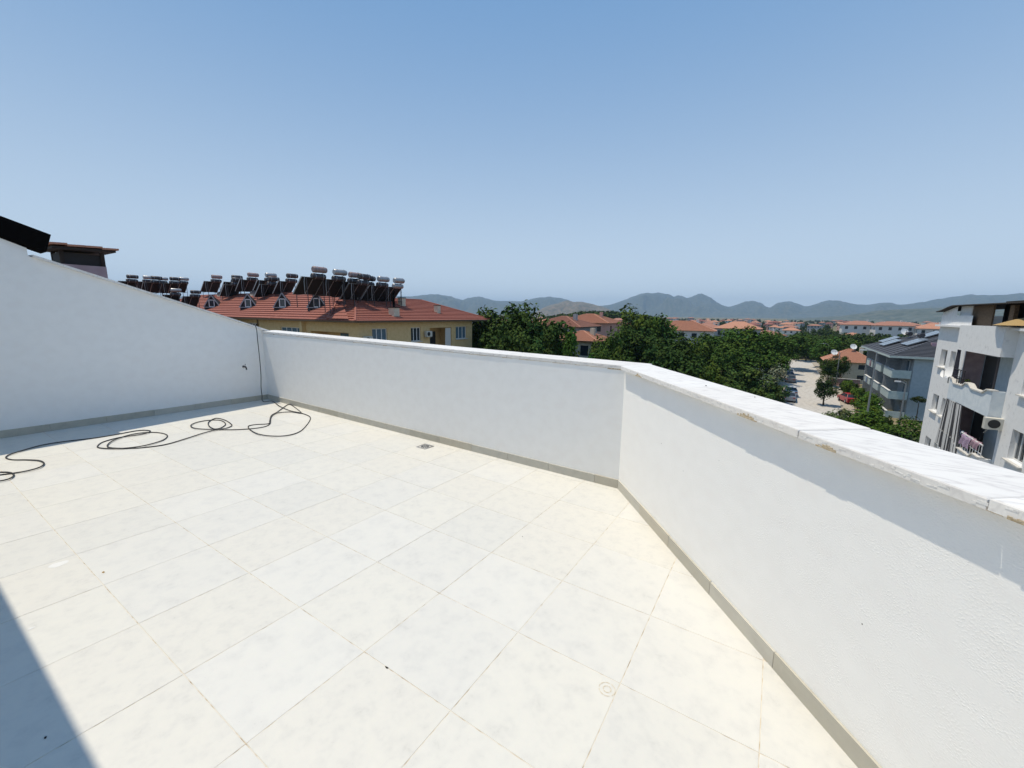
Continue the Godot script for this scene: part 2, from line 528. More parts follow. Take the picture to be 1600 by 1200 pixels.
func view():
	var cam := Camera3D.new()
	cam.name = "camera"
	cam.position = Vector3(0, EYE, 0)
	cam.basis = Basis(Vector3.UP, deg_to_rad(32.3)) * Basis(Vector3.RIGHT, -0.1676) * Basis(Vector3.BACK, 0.0122)
	cam.fov = rad_to_deg(2.0 * atan(600.0 / 649.36))
	cam.near = 0.05
	cam.far = 20000.0
	add_child(cam)
	cam.current = true
	var env := Environment.new()
	env.tonemap_mode = Environment.TONE_MAPPER_LINEAR
	env.tonemap_exposure = 1.1
	env.background_mode = Environment.BG_SKY
	var sm := ProceduralSkyMaterial.new()
	sm.sky_top_color = lin(0.098, 0.26, 0.53)
	sm.sky_horizon_color = lin(0.69, 0.81, 0.9)
	sm.sky_curve = 0.24
	sm.ground_bottom_color = lin(0.12, 0.11, 0.09)
	sm.ground_horizon_color = lin(0.5, 0.56, 0.58)
	sm.ground_curve = 0.05
	var sky := Sky.new()
	sky.sky_material = sm
	env.sky = sky
	env.fog_enabled = true
	env.fog_density = 0.000125
	env.fog_light_color = Color(0.74, 0.87, 1.0)
	env.sdfgi_enabled = true
	env.ssao_enabled = true
	env.ssil_enabled = true
	var we := WorldEnvironment.new()
	we.name = "world_environment"
	we.environment = env
	add_child(we)
	var sun := DirectionalLight3D.new()
	sun.name = "sun"
	sun.light_energy = 1.14
	sun.light_color = Color(1.0, 0.955, 0.875)
	sun.light_angular_distance = 0.55
	sun.shadow_enabled = true
	add_child(sun)
	sun.look_at_from_position(Vector3(-0.3, 1.0, 0.08) * 50.0, Vector3.ZERO, Vector3.BACK)

# ---------------------------------------------------------------- setting
func ground():
	var st := S()
	quad(st, Vector3(-7600, 0, 400), Vector3(4400, 0, 400), Vector3(4400, 0, -8300), Vector3(-7600, 0, -8300))
	tag(obj("ground", st, M.earth, self), "dry earth and grass of the valley floor under the town", "ground", "", "structure")
	var lft := [Vector2(2.4, -156), Vector2(2.4, -80), Vector2(1.8, -66), Vector2(0.5, -55), Vector2(-1, -40), Vector2(-2, -20)]
	var rgt := [Vector2(9.2, -156), Vector2(9.5, -84), Vector2(8.4, -68), Vector2(4.8, -54), Vector2(3.6, -40), Vector2(3, -20)]
	st = S()
	for i in lft.size() - 1:
		quad(st, Vector3(lft[i + 1].x, 0.01, lft[i + 1].y), Vector3(rgt[i + 1].x, 0.01, rgt[i + 1].y), Vector3(rgt[i].x, 0.01, rgt[i].y), Vector3(lft[i].x, 0.01, lft[i].y))
	tag(obj("road", st, M.asphalt, self), "pale dusty road running away between trees and apartment blocks", "road", "", "structure")
	for side in [[lft, -1.0, "trees"], [rgt, 1.0, "apartment blocks"]]:
		st = S()
		for i in lft.size() - 1:
			var a: Vector2 = side[0][i]
			var b: Vector2 = side[0][i + 1]
			var w := Vector2(side[1] * 1.5, 0)
			var p := PackedVector2Array([a, b, b + w, a + w])
			slab(st, p, 0.0, 0.13, 0.015)
		tag(obj("pavement", st, M.paving, self), "narrow raised pavement along the road on the side of the " + side[2], "pavement", "", "structure")
	st = S()
	quad(st, Vector3(-14, 0.012, -62), Vector3(-4.5, 0.012, -62), Vector3(-3, 0.012, -80), Vector3(-12, 0.012, -80))
	tag(obj("playground_path", st, M.paving, self), "bare sandy ground of the playground beneath the trees", "path", "", "structure")

func ridge(called: String, label: String, crest: Array, material: Material, depth: float, sd: int):
	var n := FastNoiseLite.new()
	n.seed = sd
	n.frequency = 0.0022
	n.fractal_octaves = 4
	var st := S()
	st.set_smooth_group(0)
	# smooth the crest
	var pts := []
	for i in crest.size() - 1:
		var p0: Array = crest[maxi(0, i - 1)]
		var p1: Array = crest[i]
		var p2: Array = crest[i + 1]
		var p3: Array = crest[mini(crest.size() - 1, i + 2)]
		for k in 6:
			var t := k / 6.0
			var y := cubic_interpolate(p1[2], p2[2], p0[2], p3[2], t)
			pts.append(Vector3(lerpf(p1[0], p2[0], t), y, lerpf(p1[1], p2[1], t)))
	var rows := []
	var R := 14
	for p in pts:
		var flat := Vector3(p.x, 0, p.z)
		var dir := flat.normalized()
		var row := []
		for j in R * 2 + 1:
			var s := float(j - R) / R
			var q := flat + dir * depth * s
			var fall := pow(1.0 - absf(s), 1.25)
			var spur: float = n.get_noise_2d(q.x, q.z) * p.y * 0.85 * sin(PI * minf(1.0, absf(s) * 1.05)) 
			var small: float = n.get_noise_2d(q.x * 4.0, q.z * 4.0) * p.y * 0.05
			var y: float = p.y * fall + minf(spur, p.y * (1.0 - fall) * 0.55) + small
			row.append(Vector3(q.x, maxf(y, -3.0) if absf(s) < 0.99 else -4.0, q.z))
		rows.append(row)
	for i in rows.size() - 1:
		for j in R * 2:
			quad(st, rows[i][j], rows[i + 1][j], rows[i + 1][j + 1], rows[i][j + 1])
	tag(obj(called, st, material, self), label, "hill", "", "structure")

func hills():
	ridge("hills", "long chain of wooded hills blue with haze behind the town", [[-6400,-1200,120],[-6086,-2282,175],[-5145,-3972,251],[-4676,-4515,249],[-4408,-4777,290],[-4230,-4936,261],[-4119,-5028,216],[-4006,-5119,247],[-3890,-5208,259],[-3691,-5350,205],[-3336,-5579,210],[-3193,-5662,250],[-2978,-5777,272],[-2804,-5864,245],[-2583,-5965,180],[-2361,-6056,144],[-2098,-6152,183],[-1756,-6258,314],[-1654,-6286,337],[-1381,-6352,322],[-1311,-6366,286],[-1245,-6380,295],[-1110,-6405,267],[-967,-6428,315],[-851,-6444,275],[-750,-6457,205],[-603,-6472,145],[-366,-6490,221],[-231,-6496,196],[-124,-6499,138],[-30,-6500,195],[80,-6500,211],[288,-6494,154],[493,-6481,224],[819,-6448,168],[1040,-6416,192],[1155,-6397,167],[1428,-6341,220],[1620,-6295,263],[1865,-6227,256],[1995,-6186,271],[2146,-6136,243],[2355,-6058,191],[2900,-5800,150]], M.hill, 1900.0, 5)
	ridge("brown_hill", "bare brown hill rising behind the far roofs", [[-1800,-3110,5],[-1743,-3150,38],[-1686,-3181,76],[-1600,-3225,104],[-1523,-3262,126],[-1470,-3286,116],[-1416,-3310,121],[-1333,-3344,101],[-1239,-3380,75],[-1159,-3408,40],[-1080,-3440,8]], M.brown_hill, 600.0, 9)
	ridge("green_hill", "low wooded green foothill in front of the blue chain", [[36,-2600,4],[248,-2588,20],[314,-2581,33],[392,-2570,49],[487,-2554,55],[600,-2530,61],[709,-2501,65],[805,-2472,67],[893,-2442,60],[1200,-2350,40]], M.hill, 500.0, 11)

# ---------------------------------------------------------------- the terrace
func floor_y(x: float, z: float) -> float:
	return 11.42 - (FLOOR_N.x * (x + 1.1) + FLOOR_N.z * (z + 3.6)) / FLOOR_N.y

func clip_tile(p: PackedVector2Array, area: PackedVector2Array) -> Array:
	return Geometry2D.intersect_polygons(p, area)

func terrace():
	var A := Vector2(-7.34, -3.70)
	var B := Vector2(-1.10, -3.60)
	var dirR := Vector2(1.5, 1.92).normalized()
	var C := B + dirR * 6.2
	var area := PackedVector2Array([A, B, C, Vector2(C.x, 3.4), Vector2(-6.935, 3.4)])
	# floor plane: local y is the plane's normal, origin at B
	var ny := FLOOR_N.normalized()
	var nx := (Vector3.RIGHT - ny * ny.x).normalized()
	var fb := Basis(nx, ny, nx.cross(ny))
	var fo := Vector3(B.x, 11.42, B.y)
	var fl := thing("terrace_floor", "sunlit roof terrace floor of square cream cement tiles", "floor", fo, 0.0, "", "structure")
	fl.basis = fb
	var loc := func(p: Vector2) -> Vector2:
		var q := fb.inverse() * (Vector3(p.x, floor_y(p.x, p.y), p.y) - fo)
		return Vector2(q.x, q.z)
	var larea := PackedVector2Array()
	for p in area:
		larea.append(loc.call(p))
	var st := S()
	slab(st, larea, -0.16, -0.0014, 0.0005)
	obj("grout_bed", st, M.grout, fl)
	# grid: one joint crossing lies at (-0.121, -1.524)
	var og: Vector2 = loc.call(Vector2(-0.121, -1.524))
	og = loc.call(Vector2(0.0, 0.0) + Vector2(-1.4295, -0.5448))
	var sx := 0.5081
	var sz := 0.4976
	var g := 0.0016
	for i in range(-14, 10):
		for j in range(-9, 10):
			var p0 := og + Vector2(i * sx + g, -(j + 1) * sz + g)
			var p1 := p0 + Vector2(sx - 2 * g, sz - 2 * g)
			var sq := PackedVector2Array([p0, Vector2(p1.x, p0.y), p1, Vector2(p0.x, p1.y)])
			for piece in clip_tile(sq, larea):
				var ar := 0.0
				for k in piece.size():
					ar += piece[k].cross(piece[(k + 1) % piece.size()])
				if absf(ar) < 0.004:
					continue
				var s2 := S()
				slab(s2, piece, -0.012, rng.randf_range(-0.0004, 0.0005), 0.0009)
				obj("floor_tile", s2, M.tiles[rng.randi() % 5], fl)
	# water marks left on the tiles
	var ring := S()
	var rc: Vector2 = loc.call(Vector2(-0.45, -1.48))
	for r in [[0.033, 0.0018], [0.016, 0.0022]]:
		for k in 28:
			if (k + int(r[0] * 1000)) % 9 == 0:
				continue
			var a := TAU * k / 28.0
			var b := TAU * (k + 1) / 28.0
			var r0: float = r[0] - r[1] * (0.6 + 0.4 * sin(k * 1.7))
			var r1: float = r[0] + r[1] * (0.6 + 0.4 * cos(k * 2.3))
			quad(ring, Vector3(rc.x + cos(a) * r0, 0.0012, rc.y + sin(a) * r0), Vector3(rc.x + cos(b) * r0, 0.0012, rc.y + sin(b) * r0), Vector3(rc.x + cos(b) * r1, 0.0012, rc.y + sin(b) * r1), Vector3(rc.x + cos(a) * r1, 0.0012, rc.y + sin(a) * r1))
	obj("stain", ring, M.stain, fl)
	for sp2 in [[-3.4, -0.46, 0.03, 0.042], [-2.8, -0.26, 0.008, 0.013]]:
		var spl := S()
		var c2: Vector2 = loc.call(Vector2(sp2[0], sp2[1]))
		for k in 14:
			var a := TAU * k / 14.0
			var b := TAU * ((k + 1) % 14) / 14.0
			var ra := 1.0 + 0.07 * sin(a * 3.0 + sp2[0] * 9.0) + 0.06 * sin(a * 5.0)
			var rb := 1.0 + 0.07 * sin(b * 3.0 + sp2[0] * 9.0) + 0.06 * sin(b * 5.0)
			tri(spl, Vector3(c2.x, 0.0014, c2.y), Vector3(c2.x + cos(b) * sp2[2] * rb, 0.0012, c2.y + sin(b) * sp2[3] * rb), Vector3(c2.x + cos(a) * sp2[2] * ra, 0.0012, c2.y + sin(a) * sp2[3] * ra))
		obj("paint_splash", spl, M.splash, fl)
	# --- far parapet, facing the camera
	var far := thing("parapet_wall", "white plastered parapet with marble coping between sloping wall and angled parapet", "wall", Vector3(-4.1, floor_y(-4.1, -3.65), -3.65))
	parapet(far, A, B, 12.625, 12.525, 0.2, 0.004, [1.32, 1.24, 1.3, 1.28, 1.5], 0.02, -0.006, true)
	var rp := thing("parapet_wall", "white plastered angled parapet with wide veined marble coping beside the street", "wall", Vector3(0.3, floor_y(0.3, -1.8), -1.8))
	parapet(rp, B, C, 12.525, 12.51, 0.2, 0.05, [1.08, 0.95, 0.62, 0.57, 0.8, 1.0], 0.004, 0.012, false)
	# --- left wall with sloping top
	var lw := thing("sloping_wall", "white plastered wall whose marble topped edge slopes down to the parapet", "wall", Vector3(-7.25, floor_y(-7.2, -2.0), -2.0))
	st = S()
	# profile in (z, y); the wall runs a little askew, so x follows z
	var prof := [Vector2(-3.9, 10.9), Vector2(3.4, 10.9), Vector2(3.4, 15.67), Vector2(-1.17, 13.66), Vector2(-1.17, 13.575), Vector2(-3.9, 12.61)]
	var wx := func(z: float) -> float: return -7.17 + 0.057 * (z + 0.72)
	for i in prof.size():
		var a: Vector2 = prof[i]
		var b: Vector2 = prof[(i + 1) % prof.size()]
		quad(st, Vector3(wx.call(a.x), a.y, a.x), Vector3(wx.call(a.x) - 0.2, a.y, a.x), Vector3(wx.call(b.x) - 0.2, b.y, b.x), Vector3(wx.call(b.x), b.y, b.x))
	for q in [[prof[0], Vector2(-1.17, 10.9), prof[4], prof[5]], [Vector2(-1.17, 10.9), prof[1], prof[2], prof[3]]]:
		var f := []
		var g2 := []
		for v in q:
			f.append(Vector3(wx.call(v.x), v.y, v.x))
			g2.append(Vector3(wx.call(v.x) - 0.2, v.y, v.x))
		quad(st, f[3], f[2], f[1], f[0])
		quad(st, g2[0], g2[1], g2[2], g2[3])
	part(lw, "plaster_wall", st, M.paint)
	var sl := Vector3(0.057 * 2.73, 13.575 - 12.61, 2.73)
	var len := sl.length()
	var dz := sl.normalized()
	var cuts := [0.0, 0.62, 1.2, 1.78, 2.36, len - 0.02]
	for i in cuts.size() - 1:
		st = S()
		var m: float = (cuts[i] + cuts[i + 1]) * 0.5
		var up := dz.cross(Vector3.RIGHT).normalized()
		if up.y < 0: up = -up
		box(st, Vector3(-7.435, 12.61, -3.9) + dz * m + up * 0.0135, Vector3(0.24, 0.027, cuts[i + 1] - cuts[i] - 0.006), Basis(up.cross(dz).normalized(), up, dz))
		part(lw, "coping_slab", st, M.marble[i % 3])
	skirting(lw, Vector2(-6.935, 3.4), A, 0.5)

func part(parent: Node3D, called: String, st: SurfaceTool, m: Material) -> MeshInstance3D:
	# geometry given in world space; the part hangs under its thing
	var o := obj(called, st, m, parent)
	o.transform = parent.transform.affine_inverse()
	return o

func skirting(parent: Node3D, a: Vector2, b: Vector2, piece: float):
	var d := (b - a).normalized()
	var n := Vector2(-d.y, d.x)
	if n.dot(Vector2(-2, -1) - a) < 0:
		n = -n
	var L := a.distance_to(b)
	var t := 0.006
	while t < L - 0.03:
		var e := minf(L - 0.004, t + piece + rng.randf_range(-0.004, 0.004))
		var st := S()
		var c := a + d * (t + e) * 0.5
		var th := 0.011 + rng.randf_range(-0.001, 0.001)
		var y := floor_y(c.x, c.y)
		var y1 := floor_y((a + d * e).x, (a + d * e).y)
		var u := Vector3(d.x, (y1 - y) / maxf(0.01, (e - t) * 0.5), d.y).normalized()
		var nn := Vector3(n.x, 0, n.y)
		var hh := 0.082 + rng.randf_range(-0.002, 0.002)
		var bb := Basis(u, nn.cross(u).normalized() * (1.0 if nn.cross(u).y > 0 else -1.0), nn)
		box(st, Vector3(c.x, y + hh * 0.5, c.y) + nn * th * 0.5, Vector3(e - t - 0.003, hh, th), bb)
		part(parent, "skirting_tile", st, M.skirting[rng.randi() % 3])
		t = e

# wall from a to b whose inner face is the line a-b; outward is away from the terrace. over: coping overhang inside
func parapet(parent: Node3D, a: Vector2, b: Vector2, ya: float, yb: float, thick: float, over: float, lens: Array, s0: float, s1: float, plain: bool):
	var d := (b - a).normalized()
	var n := Vector2(-d.y, d.x)
	if n.dot(Vector2(-2, -1) - a) < 0:
		n = -n
	var N := Vector3(n.x, 0, n.y)
	var L := a.distance_to(b)
	var P := func(t: float, y: float, off: float) -> Vector3:
		var q := a + d * t
		return Vector3(q.x, y, q.y) + N * off
	var st := S()
	var y0 := 10.9
	var e0 := -0.05 if plain else 0.0
	var e1 := L + (0.06 if plain else 0.0)
	var c := [P.call(e0, y0, 0.0), P.call(e1, y0, 0.0), P.call(e1, yb, 0.0), P.call(e0, ya, 0.0)]
	var f := [P.call(e0, y0, -thick), P.call(L + 0.14 if plain else e1, y0, -thick), P.call(L + 0.14 if plain else e1, yb, -thick), P.call(e0, ya, -thick)]
	quad(st, c[0], c[1], c[2], c[3])
	quad(st, f[1], f[0], f[3], f[2])
	quad(st, c[3], c[2], f[2], f[3])
	quad(st, f[0], c[0], c[3], f[3])
	quad(st, c[1], f[1], f[2], c[2])
	part(parent, "plaster_wall", st, M.smooth_paint if plain else M.paint)
	# marble slabs, each a little out of line with the next
	var t := -0.16 if plain else 0.0
	var i := 0
	while t < L - 0.02:
		var e := minf(L, t + lens[i % lens.size()])
		st = S()
		var y := lerpf(ya, yb, clampf((t + e) * 0.5 / L, 0, 1)) + 0.004 + rng.randf_range(-0.0015, 0.0015)
		var o := over + rng.randf_range(-0.0012, 0.0012)
		var th := 0.031 + rng.randf_range(-0.001, 0.002)
		# mitre where the two parapets meet at b of the first and a of the second
		var mi0 := 0.0
		var mi1 := 0.0
		if plain and e >= L - 0.001: mi1 = 1.0
		if not plain and i == 0: mi0 = 1.0
		var tanh := 0.475
		var in0: float = t + 0.0022 + mi0 * o * tanh * 1.0
		var in1: float = e - 0.0022 - mi1 * o * tanh * 1.0
		var out0: float = t + 0.0022 - mi0 * (0.32 - o) * tanh
		var out1: float = e - 0.0022 + mi1 * (0.32 - o) * tanh
		var p0: Vector3 = P.call(in0, 0, o)
		var p1: Vector3 = P.call(in1, 0, o)
		var p2: Vector3 = P.call(out1, 0, o - 0.32)
		var p3: Vector3 = P.call(out0, 0, o - 0.32)
		var ht := func(tt: float) -> float: return lerpf(ya, yb, tt / L) - lerpf(ya, yb, (t + e) * 0.5 / L)
		p0.y = y + ht.call(t)
		p3.y = p0.y
		p1.y = y + ht.call(e)
		p2.y = p1.y
		coping(st, [p0, p1, p2, p3], th, 0.004)
		var cs := part(parent, "coping_slab", st, M.marble[i % 3])
		# sawn edge: chipped in places, with dried cement smeared on it
		var s3 := S()
		var s4 := S()
		var x := in0 + 0.01
		var hb := Basis(Vector3(d.x, 0, d.y), Vector3.UP, Vector3(d.x, 0, d.y).cross(Vector3.UP))
		var smears := 0
		while x < in1 - 0.02:
			var w := rng.randf_range(0.006, 0.03)
			var yy: float = y + ht.call(x)
			if rng.randf() < 0.5:
				box(s3, P.call(x + w * 0.5, yy + th * rng.randf_range(0.12, 0.75), o), Vector3(w, th * rng.randf_range(0.08, 0.3), 0.0008 if plain else 0.0016), hb)
			x += w
		x = in0 + rng.randf_range(0.0, 0.15)
		while x < in1 - 0.16:
			if rng.randf() < (0.0 if plain else 0.62):
				var run := rng.randf_range(0.05, 0.14)
				var u := 0.0
				while u < run:
					var w := rng.randf_range(0.006, 0.018)
					var hgt := th * rng.randf_range(0.35, 0.95) * sin(PI * clampf(u / run, 0.12, 0.9))
					box(s4, P.call(x + u + w * 0.5, y + ht.call(x) + hgt * 0.5 - 0.003, o), Vector3(w, hgt, rng.randf_range(0.002, 0.004)), hb)
					u += w
				smears += 1
			x += rng.randf_range(0.18, 0.5)
		part(parent, "sawn_edge", s3, M.marble_edge).set_meta("kind", "stuff")
		if smears > 0:
			part(parent, "cement_smear", s4, M.mortar).set_meta("kind", "stuff")
		t = e
		i += 1
	# bedding mortar squeezed out under the slabs
	st = S()
	var x := 0.05
	while x < L - 0.1:
		var w := rng.randf_range(0.04, 0.16)
		var heavy := rng.randf() < (0.04 if plain else 0.12)
		var hh := rng.randf_range(0.01, 0.018) if heavy else rng.randf_range(0.004, 0.009)
		var dp := (rng.randf_range(0.02, 0.035) if heavy else rng.randf_range(0.01, 0.03)) if not plain else 0.003
		var y := lerpf(ya, yb, x / L)
		if heavy or rng.randf() < 0.75:
			box(st, P.call(x + w * 0.5, y - hh * 0.25 + 0.004, dp * 0.5), Vector3(w, hh, dp), Basis(Vector3(d.x, 0, d.y), Vector3.UP, Vector3(d.x, 0, d.y).cross(Vector3.UP)))
		x += w * 1.05
	part(parent, "mortar", st, M.mortar).set_meta("kind", "stuff")
	skirting(parent, a, b, 0.5)

# ---------------------------------------------------------------- our own house, the roof edge and the chimney on the left
func left_side():
	var h := thing("apartment_building", "white apartment building that carries the roof terrace with its penthouse", "building", Vector3(-2.5, 0, 3))
	var st := S()
	slab(st, PackedVector2Array([Vector2(-7.55, -3.89), Vector2(-1.0, -3.79), Vector2(2.85, 1.17), Vector2(2.85, 9.0), Vector2(-7.55, 9.0)]), 0.0, 10.9, 0.01)
	part(h, "lower_storeys", st, M.white_wall)
	st = S()
	holed(st, Vector3(-7.05, 11.3, 1.3), Vector3.RIGHT, Vector3(0, 0, -1), 4.9, 3.1, [Rect2(2.4, 0.12, 1.6, 2.1)], 0.2)
	part(h, "penthouse_wall", st, M.paint)
	st = S()
	span(st, Vector3(-2.35, 11.3, 1.302), Vector3(-2.15, 14.4, 8.5))
	part(h, "penthouse_wall", st, M.paint)
	st = S()
	span(st, Vector3(-6.9, 10.95, 3.4), Vector3(2.8, 14.4, 3.6))
	part(h, "penthouse_wall", st, M.paint)
	st = S()
	span(st, Vector3(-4.65, 11.42, 1.46), Vector3(-3.05, 13.52, 1.5))
	part(h, "door", st, M.blue_glass)
	st = S()
	box(st, Vector3(-4.4, 14.32, 1.88), Vector3(4.9, 0.2, 3.78), Basis(Vector3.RIGHT, -0.03))
	part(h, "roof", st, M.white_wall)
	# dark roof edge resting on the sloping wall
	var r := thing("roof_edge", "black metal roof edge overhanging the top of the sloping wall", "roof", Vector3(-8.3, 13.9, 0.4))
	st = S()
	var p := [Vector2(-1.37, 13.83), Vector2(-1.31, 13.63), Vector2(2.4, 15.05), Vector2(2.4, 15.3)]
	for i in 4:
		var a: Vector2 = p[i]
		var b: Vector2 = p[(i + 1) % 4]
		quad(st, Vector3(-7.42, a.y, a.x), Vector3(-7.15, a.y, a.x), Vector3(-7.15, b.y, b.x), Vector3(-7.42, b.y, b.x))
	for x in [-7.15, -7.42]:
		var v := []
		for q in p: v.append(Vector3(x, q.y, q.x))
		if x > -7.3: quad(st, v[0], v[3], v[2], v[1])
		else: quad(st, v[0], v[1], v[2], v[3])
	part(r, "fascia", st, M.black_metal)
	st = S()
	var up := Vector3(0, 0.928, -0.372)
	box(st, Vector3(-8.35, 14.73, 0.93) + up * 0.03, Vector3(2.4, 0.02, 3.3), Basis(Vector3.RIGHT, up, Vector3.RIGHT.cross(up)))
	part(r, "roof_sheet", st, M.black_metal)
	# a neighbour's chimney
	var c := thing("masonry_chimney", "mauve plastered chimney with dark block for its shaded smoke opening under a tiled cap", "chimney", Vector3(-12.2, 12.0, -2.62))
	st = S()
	span(st, Vector3(-12.35, 9.0, -2.95), Vector3(-11.68, 13.84, -2.27))
	part(c, "stack", st, M.mauve)
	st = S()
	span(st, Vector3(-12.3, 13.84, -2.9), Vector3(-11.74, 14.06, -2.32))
	part(c, "smoke_box", st, M.dark)  # solid block; its dark colour gives the shade inside the smoke opening
	for z in [-2.92, -2.34]:
		for x in [-12.3, -11.73]:
			st = S()
			span(st, Vector3(x - 0.025, 13.84, z - 0.03), Vector3(x + 0.025, 14.105, z + 0.03))
			part(c, "corner_post", st, M.umber)
	st = S()
	box(st, Vector3(-12.0, 14.135, -2.64), Vector3(0.95, 0.045, 0.9), Basis(Vector3.RIGHT, 0.03))
	part(c, "cap_board", st, M.umber)
	for k in 4:
		st = S()
		box(st, Vector3(-12.0, 14.185 + 0.01 * (k % 2), -3.01 + k * 0.245), Vector3(1.0, 0.035, 0.25), Basis(Vector3.RIGHT, 0.05))
		part(c, "cap_tile", st, M.terracotta[1])
	st = S()
	span(st, Vector3(-16, 0, -8), Vector3(-9.2, 12.0, -0.5))
	part(c, "house_body", st, M.mauve)

# ---------------------------------------------------------------- the yellow block
func air_conditioner(called: String, label: String, at: Vector3, turn: float):
	var t := thing(called, label, "air conditioner", at, turn)
	var st := S()
	slab(st, PackedVector2Array([Vector2(-0.4, -0.15), Vector2(0.4, -0.15), Vector2(0.4, 0.15), Vector2(-0.4, 0.15)]), 0.06, 0.62, 0.015)
	obj("casing", st, M.old_plastic, t)
	st = S()
	tube(st, [Vector3(-0.1, 0.34, 0.148), Vector3(-0.1, 0.34, 0.158)], 0.21, 0.21, 20)
	obj("fan_grille", st, M.dark, t)
	for x in [-0.28, 0.28]:
		st = S()
		bar(st, Vector3(x, 0.03, -0.22), Vector3(x, 0.03, 0.16), 0.03)
		bar(st, Vector3(x, -0.2, -0.21), Vector3(x, 0.02, 0.1), 0.025)
		obj("bracket", st, M.galvanised, t)
	return t

func curtain(called: String, label: String, o: Vector3, u: Vector3, w: float, drop: float, m: Material, waves: int, flare := 0.0):
	var st := S()
	st.set_smooth_group(0)
	var n := Vector3.UP.cross(u).normalized()
	var K := waves * 6
	var rows := 8
	var g := []
	for j in rows + 1:
		var row := []
		var v := float(j) / rows
		for i in K + 1:
			var s := float(i) / K
			row.append(o + u * w * (s * (1.0 + flare * v) - flare * v * 0.6) - Vector3.UP * drop * v * (1.0 - 0.06 * sin(s * 9.0)) + n * (0.07 * sin(TAU * waves * s + v * 1.3) * (0.5 + 0.5 * v)))
		g.append(row)
	for j in rows:
		for i in K:
			for q in [[j, i], [j + 1, i + 1], [j + 1, i], [j, i], [j, i + 1], [j + 1, i + 1]]:
				st.set_uv(Vector2(float(q[1]) / K, float(q[0]) / rows))
				st.add_vertex(g[q[0]][q[1]])
	var c := obj(called, st, m, self)
	tag(c, label, "curtain")
	return c

